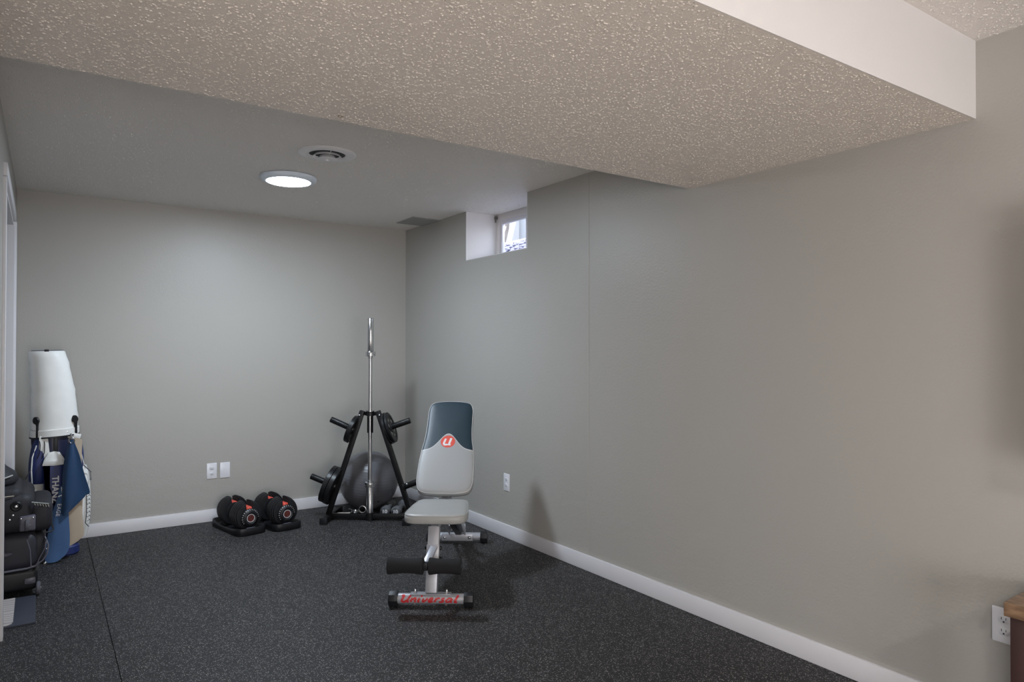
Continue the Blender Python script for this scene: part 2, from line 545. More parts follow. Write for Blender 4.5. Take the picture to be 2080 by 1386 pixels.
rubber_mat(1.49, XR + 0.02, 0.6, 3.64)
rubber_mat(1.49, XR + 0.02, 3.64, YB + 0.01)
box('bounce_carpet', mat('beige_bounce_carpet', (0.70, 0.645, 0.59), 0.95, bump=(300, 0.5, 0.003)), -3.2, XR + 0.02, -3.6, 0.598, -0.009, 0.001, fl)  # unseen floor made pale so that light bounces up to the soffit

struct(box('wall_back', M_wall, -0.30, XR + 0.3, YB, YB + 0.12, -0.01, 2.6))
# right wall with the window recess (x from XR to XR+0.25), the far part 3 mm proud of the near part
WY0, WY1, WZ0, WX = 3.702, 4.499, 1.957, 2.92
wr = struct(box('wall_right', M_wall, XR, XR + 0.30, -3.6, 3.083, -0.01, 2.6))
bm = bmesh.new()
xp = XR - 0.0025
add_box(bm, xp, XR + 0.30, 3.083, WY0, -0.01, 2.6)
add_box(bm, xp, XR + 0.30, WY1, YB, -0.01, 2.6)
add_box(bm, xp, XR + 0.30, WY0, WY1, -0.01, WZ0)
finish('wall_panel', bm, M_wall, wr, smooth=False)
# left wall: closet opening y 3.85 .. 4.95
bm = bmesh.new()
def wall_left_piece(y0, y1, z0, z1):
    v = [bm.verts.new(p) for p in ((xl(y0), y0, z0), (xl(y1), y1, z0), (xl(y1), y1, z1), (xl(y0), y0, z1), (xl(y0) - .115, y0, z0), (xl(y1) - .115, y1, z0), (xl(y1) - .115, y1, z1), (xl(y0) - .115, y0, z1))]
    for f in ((0, 1, 2, 3), (7, 6, 5, 4), (0, 4, 5, 1), (3, 2, 6, 7), (0, 3, 7, 4), (1, 5, 6, 2)):
        bm.faces.new([v[i] for i in f])
DY0, DY1, DZ = 3.855, 5.15, 2.055
wall_left_piece(1.3, DY0, -0.01, 2.6)
wall_left_piece(DY1, YB, -0.01, 2.6)
wall_left_piece(DY0, DY1, DZ, 2.6)
wl = struct(finish('wall_left', bm, M_wall, smooth=False))
# the near room opens to the left behind the camera
struct(box('wall_near_left', M_wall, -3.2, -3.1, -3.6, 1.3, -0.01, 2.6))
struct(box('wall_return', M_wall, -3.2, xl(1.3) - 0.115, 1.3, 1.4, -0.01, 2.6))
struct(box('wall_front', M_wall, -3.2, XR + 0.1, -3.7, -3.6, -0.01, 2.6))
# closet behind the opening
bm = bmesh.new()
add_box(bm, -0.95, -0.90, 3.4, 5.4, -0.01, 2.6)
add_box(bm, -0.90, -0.26, 5.35, 5.40, -0.01, 2.6)
add_box(bm, -0.90, -0.26, 3.40, 3.45, -0.01, 2.6)
add_box(bm, -0.90, -0.26, 3.45, 5.35, 2.35, 2.40)
struct(finish('wall_closet', bm, M_wall, smooth=False))

# ceilings and soffit
clg = struct(box('ceiling', M_ceil, -0.30, WX + 0.02, YSF, YB + 0.02, ZC, ZC + 0.05))
cln = struct(box('ceiling_near', M_near, -3.2, XR + 0.02, -3.6, YSN, ZN, ZN + 0.05))
bm = bmesh.new(); add_box(bm, -0.26, XR + 0.01, YSN + 0.003, YSF, ZS, ZN + 0.04, 0.001, 1)
sf = struct(finish('ceiling_soffit', bm, M_soff))
box('soffit_face', M_smoothwhite, -3.15, XR + 0.005, YSN - 0.0004, YSN + 0.0028, ZS - 0.0004, ZN + 0.02, sf)
box('soffit_end', M_soff, -3.15, -0.255, YSN + 0.004, 1.36, ZS, ZN + 0.04, sf)
bm = bmesh.new(); add_lathe(bm, [(0.0, 0), (0.004, -0.0005), (0.009, -0.0018), (0.012, 0.0005)], Matrix.Translation((0.843, 2.274, ZS)), 12)
finish('drywall_nick', bm, mat('tan_plaster', (0.36, 0.29, 0.22), 0.8), sf)

# sprayed splatter: low irregular blobs standing proud of the soffit and of the far ceiling
def splatter(name, m, parent, x0, x1, y0, y1, z, count, rmin, rmax, hk, seed, n=6):
    rg = np.random.default_rng(seed)
    cx = rg.uniform(x0, x1, count); cy = rg.uniform(y0, y1, count)
    r = rmin + (rmax - rmin) * rg.random(count) ** 2.2
    h = r * hk * rg.uniform(0.7, 1.25, count)
    el = rg.uniform(0.65, 1.0, count); th = rg.uniform(0, 2 * PI, count)
    a = np.arange(n) * 2 * PI / n
    per = 2 * n + 1
    V = np.empty((count, per, 3))
    for ring, (rf, hf) in enumerate(((1.0, 0.0), (0.66, 0.72))):
        wob = rg.uniform(0.82, 1.15, (count, n))
        px = np.cos(a)[None, :] * r[:, None] * rf * wob; py = np.sin(a)[None, :] * r[:, None] * rf * wob * el[:, None]
        V[:, ring * n:(ring + 1) * n, 0] = cx[:, None] + px * np.cos(th)[:, None] - py * np.sin(th)[:, None]
        V[:, ring * n:(ring + 1) * n, 1] = cy[:, None] + px * np.sin(th)[:, None] + py * np.cos(th)[:, None]
        V[:, ring * n:(ring + 1) * n, 2] = z + (0.0003 if ring == 0 else 0) - h[:, None] * hf
    V[:, 2 * n, 0] = cx; V[:, 2 * n, 1] = cy; V[:, 2 * n, 2] = z - h
    F = []
    for k in range(n):
        k2 = (k + 1) % n
        F.append((k, n + k, n + k2)); F.append((k, n + k2, k2)); F.append((n + k, 2 * n, n + k2))
    F = np.array(F)
    idx = (F[None, :, :] + (np.arange(count) * per)[:, None, None]).reshape(-1)
    nf = len(F) * count
    me = bpy.data.meshes.new(name)
    me.vertices.add(count * per); me.vertices.foreach_set('co', V.reshape(-1))
    me.loops.add(nf * 3); me.loops.foreach_set('vertex_index', idx)
    me.polygons.add(nf); me.polygons.foreach_set('loop_start', np.arange(nf) * 3)
    try: me.polygons.foreach_set('loop_total', np.full(nf, 3))
    except Exception: pass
    me.polygons.foreach_set('use_smooth', np.ones(nf, dtype=bool))
    me.update(calc_edges=True)
    me.materials.append(m)
    o = bpy.data.objects.new(name, me); COL.objects.link(o); o.parent = parent; o['kind'] = 'stuff'
    return o
splatter('splatter_texture', M_soff, sf, -0.13, XR, YSN + 0.012, YSF - 0.006, ZS, 36000, 0.0014, 0.0054, 0.42, 5)
splatter('splatter_texture', M_ceil, clg, -0.12, WX, YSF + 0.01, YB, ZC, 46000, 0.0014, 0.0050, 0.55, 6, 5)
splatter('splatter_texture', M_near, cln, 1.2, XR, 0.2, YSN - 0.012, ZN, 9000, 0.0016, 0.0056, 0.55, 8)

# baseboards
def baseboard(name, x0, x1, y0, y1):
    bm = bmesh.new(); add_box(bm, x0, x1, y0, y1, 0.001, 0.0905, 0.0025, 2)
    return struct(finish(name, bm, M_white))
baseboard('baseboard_right', XR - 0.0145, XR + 0.002, -3.6, YB - 0.013)
baseboard('baseboard_back', -0.125, XR - 0.0025, YB - 0.0125, YB + 0.002)

# closet opening: jambs, head and casing
tr = bpy.data.objects.new('door_1', None); COL.objects.link(tr); tr['kind'] = 'structure'
box('jamb', M_white, xl(DY1) - 0.125, xl(DY1) + 0.001, DY1 - 0.018, DY1 + 0.001, 0, DZ, tr)
box('jamb', M_white, xl(DY0) - 0.125, xl(DY0) + 0.001, DY0 - 0.001, DY0 + 0.016, 0, DZ, tr)
box('head_jamb', M_white, xl(4.4) - 0.122, xl(4.4) + 0.001, DY0 + 0.016, DY1 - 0.018, DZ - 0.018, DZ + 0.001, tr)
box('casing', M_white, xl(DY0) - 0.004, xl(DY0) + 0.0135, DY0 - 0.062, DY0 + 0.004, 0, DZ + 0.004, tr, 0.003)
box('casing', M_white, xl(DY1) - 0.004, xl(DY1) + 0.0125, DY1 - 0.006, DY1 + 0.056, 0, DZ + 0.004, tr, 0.003)
box('head_casing', M_white, xl(4.4) - 0.006, xl(4.4) + 0.0135, DY0 - 0.062, DY1 + 0.056, DZ + 0.0045, DZ + 0.066, tr, 0.003)

# window at the back of the recess
wn_ = bpy.data.objects.new('window_1', None); COL.objects.link(wn_); wn_['kind'] = 'structure'
box('reveal', M_smoothwhite, XR - 0.0024, WX, WY1 - 0.004, WY1 + 0.002, WZ0, ZC + 0.001, wn_)
box('reveal', M_smoothwhite, XR - 0.0024, WX, WY0 - 0.002, WY0 + 0.004, WZ0, ZC + 0.001, wn_)
box('sill', M_smoothwhite, XR - 0.0024, WX, WY0, WY1, WZ0 - 0.002, WZ0 + 0.004, wn_)
M_wframe = mat('window_vinyl', (0.72, 0.68, 0.66), 0.45)
bm = bmesh.new()
f0, f1 = WX, WX + 0.05
add_box(bm, f0, f1, WY1 - 0.045, WY1, WZ0, ZC, 0.003)
add_box(bm, f0, f1, WY0, WY0 + 0.045, WZ0, ZC, 0.003)
add_box(bm, f0, f1, WY0 + 0.045, WY1 - 0.045, ZC - 0.05, ZC, 0.003)
add_box(bm, f0, f1, WY0 + 0.045, WY1 - 0.045, WZ0, WZ0 + 0.04, 0.003)
finish('window_frame', bm, M_wframe, wn_)
bm = bmesh.new()
a0, a1, c0, c1 = WY0 + 0.05, WY1 - 0.05, WZ0 + 0.045, ZC - 0.055
for bx in ((a0, a0 + .022, c0, c1), (a1 - .022, a1, c0, c1), (a0 + .022, a1 - .022, c1 - .022, c1), (a0 + .022, a1 - .022, c0, c0 + .022), ((a0 + a1) / 2 - .014, (a0 + a1) / 2 + .014, c0 + .022, c1 - .022)):
    add_box(bm, f0 + 0.012, f0 + 0.036, bx[0], bx[1], bx[2], bx[3], 0.002)
finish('sash', bm, M_white, wn_)
box('pane', M_glassm, f0 + 0.022, f0 + 0.026, a0 + .02, a1 - .02, c0 + .02, c1 - .02, wn_)
bm = bmesh.new(); add_box(bm, WX - 0.02, WX, WY1 - 0.03, WY1 - 0.006, ZC - 0.035, ZC - 0.012, 0.003)
add_cyl(bm, (WX - 0.012, WY1 - 0.012, ZC - 0.03), (WX - 0.012, WY1 - 0.012, ZC - 0.06), 0.004, n=8)
finish('latch', bm, mat('aged_metal', (0.18, 0.17, 0.16), 0.5, 0.6), wn_)

# outside the window: a gravel bank rising from the sill, then level ground and a neighbouring house
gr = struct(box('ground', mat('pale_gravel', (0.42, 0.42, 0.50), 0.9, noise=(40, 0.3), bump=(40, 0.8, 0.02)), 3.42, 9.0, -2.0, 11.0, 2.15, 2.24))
def bankf(u, v):
    x = WX + 0.055 + u * 0.52
    return (x, 2.4 + v * 3.6, 1.965 + 0.275 * min(1, u * 1.05) + 0.010 * math.sin(v * 90 + u * 7) * math.sin(u * 20))
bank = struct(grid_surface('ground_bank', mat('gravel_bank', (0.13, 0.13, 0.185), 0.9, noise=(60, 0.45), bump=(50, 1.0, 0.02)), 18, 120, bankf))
rkk = random.Random(3)
bm = bmesh.new()
for k in range(260):
    u = rkk.uniform(0.03, 1.0); y = rkk.uniform(3.4, 5.4)
    c = Vector((WX + 0.06 + u * 0.5, y, 1.975 + 0.27 * u))
    bmesh.ops.create_icosphere(bm, subdivisions=2, radius=rkk.uniform(.012, .026), matrix=Matrix.Translation(c) @ Matrix.Diagonal((1, 1, .7, 1)))
st = finish('gravel', bm, mat('grey_stones', (0.15, 0.15, 0.21), 0.8, noise=(30, 0.4)), None)
st['kind'] = 'stuff'; st['label'] = 'grey stones lying on the bank outside the window'; st['category'] = 'gravel'
nb = thing('neighbouring_house', 'pale house wall with tan corner seen through the basement window', 'house', (5.9, 7.72, 2.241), 0.969)
box('wall', mat('pale_siding', (0.16, 0.165, 0.17), 0.7), -0.1, 0.1, -3.2, 0.5, 0, 3.0, nb)
box('corner_wall', mat('tan_brick', (0.095, 0.08, 0.07), 0.8, noise=(12, 0.4)), -0.14, 0.1, 0.5, 2.6, 0, 3.0, nb)
box('corner_trim', mat('outside_trim', (0.15, 0.15, 0.15), 0.6), -0.16, 0.0, 0.42, 0.56, 0, 3.0, nb)

for k, (bx, by, lean, lab) in enumerate(((4.72, 7.13, 0.22, 'taller pale board leaning outside the basement window'), (4.58, 7.20, 0.30, 'shorter pale board leaning outside the basement window'))):
    tb = thing('leaning_board', lab, 'board', (bx, by, 2.235), 0.969 - PI / 2, 'boards leaning outside the window')
    bm = bmesh.new(); add_box(bm, -0.035, 0.035, -0.010, 0.010, 0.0, 0.85 - k * .25, 0.003, 1, Matrix.Rotation(lean, 4, 'Y'))
    finish('plank', bm, mat('weathered_white_board', (0.22, 0.22, 0.21), 0.7), tb)

# ------------------------------------------------------------------ ceiling lamps
def ceiling_lamp(loc, label, strength, color, r=0.163):
    t = thing('ceiling_lamp', label, 'lamp', loc, 0, None)
    bm = bmesh.new(); add_lathe(bm, [(0, 0), (r - .012, 0), (r, -0.004), (r, -0.016), (r - .006, -0.024), (r - .020, -0.030), (r - .034, -0.0315), (r - .036, -0.028), (0, -0.028)], None, 48)
    finish('housing', bm, mat('lamp_housing', (0.78, 0.86, 0.98), 0.45), t)  # pale blue tint puts the lamp's bloom into the housing colour
    bm = bmesh.new(); add_lathe(bm, [(0, -0.0285), (r - .036, -0.0285), (r - .038, -0.0315), (r - .06, -0.033), (0, -0.033)], None, 48)
    finish('diffuser', bm, mat('lamp_diffuser_' + ('cool' if color[2] > .99 else 'warm'), (1, 1, 1), 0.5, emit=(color, strength), noise=(3, 0)), t)
    return t
LX, LY = 1.232, 4.195
ceiling_lamp((LX, LY, ZC), 'round flush ceiling lamp glowing cool white beside the round vent', LAMP_E, (0.76, 0.875, 1.0))
ceiling_lamp((1.15, -1.45, ZN), 'round flush ceiling lamp in the near part of the room above the carpet', NEAR_E, (1.0, 0.95, 0.90))
ceiling_lamp((-0.75, -1.1, ZN), 'round flush fill lamp added in the unseen near part of the room away from the long wall', NEAR_E, (1.0, 0.95, 0.90))  # second near lamp, added to raise the bounce under the soffit

# round diffuser vent
t = thing('air_diffuser', 'round white ceiling air diffuser with concentric rings beside the glowing lamp', 'vent', (1.252, 3.572, ZC))
M_vent = mat('vent_white', (0.80, 0.79, 0.80), 0.4)
bm = bmesh.new(); add_lathe(bm, [(0.149, 0.0), (0.150, -0.004), (0.146, -0.007), (0.120, -0.012), (0.098, -0.010), (0.092, -0.002), (0.088, 0.0)], None, 48); finish('outer_ring', bm, M_vent, t)
bm = bmesh.new(); add_lathe(bm, [(0.096, 0.0), (0.096, -0.0038), (0.0, -0.0038)], None, 48); finish('throat', bm, M_slot, t)
bm = bmesh.new(); add_lathe(bm, [(0.066, -0.008), (0.074, -0.018), (0.076, -0.020), (0.073, -0.021), (0.062, -0.010)], None, 48, closed=True); finish('ring', bm, M_vent, t)
bm = bmesh.new(); add_lathe(bm, [(0.038, -0.014), (0.048, -0.027), (0.050, -0.029), (0.044, -0.031), (0.0, -0.032), (0, -0.010)], None, 48, closed=False); finish('centre_cone', bm, M_vent, t)
bm = bmesh.new(); add_cyl(bm, (0, 0, -0.031), (0, 0, -0.040), 0.006, n=12, bev=.001); add_box(bm, -.012, .012, -.002, .002, -.0385, -.034); finish('damper_knob', bm, M_vent, t)
for k in range(3):
    a = k * 2 * PI / 3 + .4
    bm = bmesh.new(); add_cyl(bm, (.05 * math.cos(a), .05 * math.sin(a), -0.016), (.1 * math.cos(a), .1 * math.sin(a), -0.006), 0.0025, n=6)
    finish('spoke_bracket', bm, M_vent, t)

# rectangular register in the corner by the right wall
t = thing('ceiling_register', 'rectangular white ceiling register with slats in the far corner', 'vent', (2.53, 5.065, ZC))
M_reg = mat('register_enamel', (0.30, 0.30, 0.29), 0.5)
bm = bmesh.new()
for b in ((-.118, .118, -.152, -.130), (-.118, .118, .130, .152), (-.118, -.096, -.130, .130), (.096, .118, -.130, .130)):
    add_box(bm, b[0], b[1], b[2], b[3], -0.007, 0.0, 0.002, 1)
finish('frame', bm, M_reg, t, smooth=False)
box('backing', mat('register_shadow', (0.07, 0.07, 0.07), 0.7), -.097, .097, -.131, .131, -0.0015, -0.0003, t)
slat = None
for k in range(13):
    x = -0.088 + k * 0.0147
    if slat is None:
        bm = bmesh.new(); add_box(bm, -0.005, 0.005, -0.130, 0.130, -0.0005, 0.0005, 0, 1, Matrix.Rotation(0.5, 4, 'Y'))
        slat = finish('slat', bm, M_reg, t, smooth=False); slat.location = (x, 0, -0.0045)
    else:
        s = slat.copy(); COL.objects.link(s); s.parent = t; s.location = (x, 0, -0.0045)

# ------------------------------------------------------------------ outlets
def outlet(label, M, blank=False, scale=1.0, group=None):
    """local: x right, y up, z out of the wall"""
    t = thing('blank_wall_plate' if blank else 'wall_outlet', label, 'wall plate' if blank else 'outlet', (0, 0, 0), 0, group)
    t.matrix_world = M
    w, h = 0.0355, 0.0585
    ol = [(-w, -h), (w, -h), (w, h), (-w, h)]
    bm = bmesh.new(); add_box(bm, -w, w, -h, h, 0, 0.0055, 0.0035, 2)
    finish('cover_plate', bm, M_plate, t)
    if not blank:
        for s in (-1, 1):
            cy = s * 0.0195
            o2 = [(0.0172 * math.copysign(min(1, abs(math.cos(a)) * 1.0), math.cos(a)), cy + 0.0145 * max(-0.80, min(0.80, math.sin(a) * 1.0))) for a in [2 * PI * k / 28 for k in range(28)]]
            rc = pad('receptacle', mat('white_socket', (0.74, 0.74, 0.78), 0.35), o2, [(0, 0.005), (0, 0.0066), (0.0008, 0.0072)], t)
            bm = bmesh.new()
            add_box(bm, -0.0075, -0.0055, cy - 0.0005, cy + 0.0085, 0.0070, 0.0075)
            add_box(bm, 0.0055, 0.0073, cy + 0.0005, cy + 0.0080, 0.0070, 0.0075)
            add_cyl(bm, (0, cy - 0.0065, 0.0070), (0, cy - 0.0065, 0.0075), 0.0028, n=10)
            finish('slot', bm, M_slot, rc, smooth=False)
        bm = bmesh.new(); add_cyl(bm, (0, 0, 0.0052), (0, 0, 0.0064), 0.0028, n=10)
        finish('screw', bm, M_plate, t)
    else:
        for s in (-1, 1):
            bm = bmesh.new(); add_cyl(bm, (0, s * 0.0415, 0.0052), (0, s * 0.0415, 0.0064), 0.0028, n=10)
            finish('screw', bm, M_plate, t)
    return t
back = lambda x, z: Matrix(((1, 0, 0, x), (0, 0, -1, YB), (0, 1, 0, z), (0, 0, 0, 1)))
right = lambda x, y, z: Matrix(((0, 0, -1, x), (-1, 0, 0, y), (0, 1, 0, z), (0, 0, 0, 1)))
outlet('white duplex outlet on the back wall beside the blank plate', back(1.067, 0.376))
outlet('blank white wall plate beside the duplex outlet on the back wall', back(1.160, 0.3745), True)
outlet('white duplex outlet low on the long wall beside the bench shadow', right(XR - 0.0025, 3.937, 0.378))
outlet('white duplex outlet on the long wall behind the wooden table corner', right(XR, 0.979, 0.380))

# ------------------------------------------------------------------ butcher block table by the right wall
t = thing('side_table', 'low table with butcher block top and dark brown legs against the long wall', 'table', (2.372, 0.878, 0), 0.02)
bm = bmesh.new(); add_box(bm, 0, 0.255, -1.25, 0, 0.505, 0.546, 0.002, 2)
finish('table_top', bm, M_block, t)
for lx, ly in ((0.037, -0.042), (0.215, -0.042), (0.037, -1.18), (0.215, -1.18)):
    box('leg', M_brownleg, lx - 0.025, lx + 0.03, ly - 0.03, ly + 0.03, 0.0, 0.505, t, 0.003)
box('apron', M_brownleg, 0.07, 0.23, -1.16, -0.10, 0.44, 0.505, t, 0.002)
t = thing('wall_screen', 'black flat screen mounted on the long wall above the side table', 'screen', (2.54, 0.19, 1.35), 0)
bm = bmesh.new(); add_box(bm, -0.03, 0.02, -0.62, 0.62, -0.40, 0.40, 0.02, 3); finish('casing', bm, M_blackplastic, t)
box('display', M_screen, -0.032, -0.029, -0.60, 0.60, -0.38, 0.38, t)
box('wall_mount', M_black, 0.02, 0.114, -0.12, 0.12, -0.12, 0.12, t, 0.003)

# ------------------------------------------------------------------ adjustable bench
B = thing('weight_bench', 'adjustable grey and teal padded weight bench with silver frame and black foam rollers', 'bench', (1.630, 3.100, 0), math.atan2(-0.585, 0.811))
# front foot
cyl('front_foot', M_silver, (-0.170, 0, 0.041), (0.170, 0, 0.041), 0.026, B, n=28)
def hexcap(p0, p1):
    bm = bmesh.new(); add_cyl(bm, p0, p1, 0.0385, n=8, bev=0.003)
    o = finish('end_cap', bm, M_blackplastic, B, angle=25); return o
hexcap((-0.212, 0, 0.0385), (-0.166, 0, 0.0385)); hexcap((0.166, 0, 0.0385), (0.212, 0, 0.0385))
bm = bmesh.new(); add_box(bm, -0.105, 0.100, -0.018, 0.022, 0.064, 0.068, 0.001); finish('foot_bracket', bm, M_silver, B)
for bx in (-0.080, 0.078):
    bm = bmesh.new(); add_cyl(bm, (bx, -0.002, 0.068), (bx, -0.002, 0.076), 0.0095, n=6, bev=.001); add_lathe(bm, [(0.006, .076), (.006, .082), (.004, .087), (0, .089)], Matrix.Translation((bx, -.002, 0)), 12)
    finish('bolt', bm, M_zinc, B)
    bm = bmesh.new(); add_cyl(bm, (bx, -0.020, 0.020), (bx, -0.028, 0.016), 0.006, n=10, bev=.001); finish('bolt', bm, M_zinc, B)
# lettering on the front foot, wrapped round the tube
R_ = 0.0262
def wrapf(u, v, h):
    a = v / R_ + 0.25
    return Vector((u, -(R_ + h) * math.cos(a), 0.041 + (R_ + h) * math.sin(a)))
def sh(pts, x0, w=1.0, sx=0.42):
    return [((x0 + x * w + y * sx) * U_, (y - 0.5) * V_) for x, y in pts]
U_, V_ = 0.0255, 0.031
def sm(p): return catmull(p, 4, False)
lt = []
W1, W2 = 0.0104, 0.0028
def S_(pts, x0, w=W1): lt.append((sh(sm(pts), x0), w))
S_([(-.25, .95), (.05, 1.0), (.05, .3), (.3, .0), (.62, .12), (.8, .4)], 0.0)                 # U left and bowl
S_([(.85, 1.05), (.80, .5), (.82, .08), (1.05, .05)], 0.0)                                     # U right stem
S_([(1.28, .62), (1.27, .02)], 0.0); S_([(1.28, .35), (1.6, .62), (1.78, .5), (1.76, .12), (1.98, .05)], 0.0, 0.0084)   # n
S_([(2.22, .6), (2.2, .12), (2.42, .05)], 0.0); S_([(2.26, .86), (2.42, .98)], 0.0, 0.0084)      # i
S_([(2.72, .6), (2.84, .04), (3.12, .3), (3.25, .62)], 0.0, 0.0084)                              # v
S_([(3.55, .28), (3.9, .40), (3.88, .62), (3.62, .58), (3.52, .25), (3.72, .0), (4.1, .12)], 0.0, 0.0084)   # e
S_([(4.38, .6), (4.36, .02)], 0.0); S_([(4.38, .4), (4.6, .62), (4.85, .56)], 0.0, 0.0084)       # r
S_([(5.45, .60), (5.15, .56), (5.2, .36), (5.45, .22), (5.3, .02), (4.95, .06)], 0.0, 0.0088)   # s
S_([(6.35, .55), (6.0, .62), (5.78, .35), (5.9, .04), (6.2, .10), (6.36, .45)], 0.0, 0.0084); S_([(6.42, .62), (6.38, .12), (6.6, .05)], 0.0)  # a
S_([(6.98, 1.12), (6.93, .3), (6.98, .06), (7.25, .05)], 0.0)                                   # l
for i, (p, w) in enumerate(lt):
    lt[i] = ([(x * 1.52 - 0.150, y) for x, y in p], w)
ribbon('lettering', M_red, lt, wrapf, B, th=0.0016)
# post, seat frame, rail
bar('front_post', M_silver, (0, 0.004, 0.066), (0, 0.112, 0.372), 0.048, 0.058, B)
bm = bmesh.new()
Mx = axis_matrix((0, 0.055, 0.205), (0, 0.085, 0.290), (1, 0, 0))
add_box(bm, -0.030, 0.030, -0.0325, 0.0325, 0, 0.085, 0.003, 2, Mx); finish('sleeve_bracket', bm, M_silver, B)
for zz, yy in ((0.222, 0.060), (0.272, 0.078)):
    for s in (-1, 1):
        bm = bmesh.new(); add_lathe(bm, [(0.0, 0.013), (0.007, 0.011), (0.0115, 0.004), (0.012, 0)], axis_matrix((s * 0.033, yy, zz), (s * 0.05, yy, zz)), 14); finish('bolt_cap', bm, M_blackplastic, B)
bar('seat_frame', M_silver, (0, 0.095, 0.362), (0, 0.60, 0.372), 0.036, 0.04, B)
bar('rear_leg', M_black, (0.002, 0.585, 0.352), (0.022, 1.135, 0.075), 0.048, 0.040, B)
# roller arm, axle and rollers
bar('roller_arm', M_silver, (0.006, 0.055, 0.285), (-0.022, -0.065, 0.226), 0.012, 0.036, B, 0.002)
box('arm_end', M_blackplastic, -0.032, -0.006, -0.088, -0.052, 0.207, 0.243, B, 0.003)
cyl('axle', M_zinc, (-0.200, -0.070, 0.225), (0.158, -0.070, 0.225), 0.010, B, n=14)
def roller(x0, x1):
    prof = []
    L = x1 - x0
    prof.append((0, 0))
    for k in range(15):
        u = k / 14
        r = 0.0350 + 0.0085 * (abs(2 * u - 1) ** 2.2)
        if u in (0.0, 1.0): r -= 0.006
        prof.append((r, u * L if 0 < u < 1 else (0.0 if u == 0 else L)))
        if k == 0: prof.append((r + .004, 0.003))
        if k == 13: prof.append((0.0415, L - 0.003))
    prof.append((0, L))
    bm = bmesh.new(); add_lathe(bm, prof, axis_matrix((x0, -0.070, 0.225), (x1, -0.070, 0.225)), 28); finish('foam_roller', bm, M_foam, B, angle=70)
roller(-0.205, -0.029); roller(-0.002, 0.158)
# seat pad
so = catmull([(-.105, .098), (0, .094), (.105, .098), (.152, .125), (.166, .18), (.160, .30), (.148, .42), (.132, .475), (.08, .490), (0, .492), (-.08, .490), (-.132, .475), (-.148, .42), (-.160, .30), (-.166, .18), (-.152, .125)], 5)
st_ = pad('seat', M_seatv, so, [(0.02, 0.384), (0.006, 0.386), (0.0, 0.393), (0.0, 0.418), (0.004, 0.427), (0.010, 0.4325), (0.022, 0.4365)], B, angle=80, crown=0.005)
bm = bmesh.new(); add_sweep(bm, [(x, y, 0.4285) for x, y in inset2d(so, 0.003)] + [(so[0][0], so[0][1] + .003, 0.4285)], 0.0016, 6, False); finish('seam', bm, M_vinyl, st_)
# backrest
ang = math.radians(49)
Vv = Vector((0, math.cos(ang), math.sin(ang))); Nn = Vector((0, -math.sin(ang), math.cos(ang)))
MB = frame((0, 0.512, 0.440), (1, 0, 0), Vv)
bo = catmull([(-.085, .000), (0, -.002), (.085, .000), (.140, .014), (.163, .06), (.166, .14), (.163, .22), (.155, .30), (.146, .36), (.141, .44), (.140, .53), (.138, .59), (.120, .633), (.07, .648), (0, .652), (-.07, .648), (-.120, .633), (-.138, .59), (-.140, .53), (-.141, .44), (-.146, .36), (-.155, .30), (-.163, .22), (-.166, .14), (-.163, .06), (-.140, .014)], 4)
def backrest_material():
    m = bpy.data.materials.new('two_tone_vinyl'); m.use_nodes = True
    nt = m.node_tree; N = nt.nodes.new; L = nt.links.new
    b = nt.nodes['Principled BSDF']; b.inputs['Roughness'].default_value = 0.45
    tc = N('ShaderNodeTexCoord'); sp = N('ShaderNodeSeparateXYZ'); L(tc.outputs['Object'], sp.inputs[0])
    def mth(op, a, bb=None):
        n = N('ShaderNodeMath'); n.operation = op
        for i, v in enumerate((a, bb)):
            if v is None: continue
            if isinstance(v, (int, float)): n.inputs[i].default_value = v
            else: L(v, n.inputs[i])
        return n.outputs[0]
    x2 = mth('MULTIPLY', sp.outputs[0], sp.outputs[0])
    e = mth('POWER', 2.718, mth('MULTIPLY', x2, -1 / (2 * 0.050 ** 2)))
    lim = mth('ADD', mth('MULTIPLY', e, 0.115), 0.283)
    d = mth('SUBTRACT', sp.outputs[1], lim)
    up_ = mth('GREATER_THAN', d, 0.0)
    front = mth('GREATER_THAN', sp.outputs[2], 0.036)
    fac = mth('MULTIPLY', up_, front)
    line = mth('MULTIPLY', mth('LESS_THAN', mth('ABSOLUTE', d), 0.0028), front)
    n = N('ShaderNodeTexNoise'); n.inputs['Scale'].default_value = 30; L(tc.outputs['Object'], n.inputs['Vector'])
    tl = N('ShaderNodeMix'); tl.data_type = 'RGBA'; tl.inputs[6].default_value = (0.010, 0.027, 0.040, 1); tl.inputs[7].default_value = (0.015, 0.034, 0.050, 1); L(n.outputs['Fac'], tl.inputs[0])
    mx = N('ShaderNodeMix'); mx.data_type = 'RGBA'; mx.inputs[6].default_value = (0.345, 0.35, 0.35, 1); L(tl.outputs[2], mx.inputs[7]); L(fac, mx.inputs[0])
    m2 = N('ShaderNodeMix'); m2.data_type = 'RGBA'; m2.inputs[7].default_value = (0.55, 0.55, 0.54, 1); L(mx.outputs[2], m2.inputs[6]); L(line, m2.inputs[0])
    L(m2.outputs[2], b.inputs['Base Color'])
    n2 = N('ShaderNodeTexNoise'); n2.inputs['Scale'].default_value = 260; L(tc.outputs['Object'], n2.inputs['Vector'])
    bp = N('ShaderNodeBump'); bp.inputs['Strength'].default_value = 0.15; bp.inputs['Distance'].default_value = 0.0006
    L(n2.outputs['Fac'], bp.inputs['Height']); L(bp.outputs['Normal'], b.inputs['Normal'])
    return m
bk = pad('backrest', backrest_material(), bo, [(0.02, -0.004), (0.006, -0.002), (0.0, 0.006), (0.0, 0.034), (0.004, 0.042), (0.010, 0.046), (0.022, 0.0490)], B, angle=80, crown=0.0035)
bk.matrix_local = MB
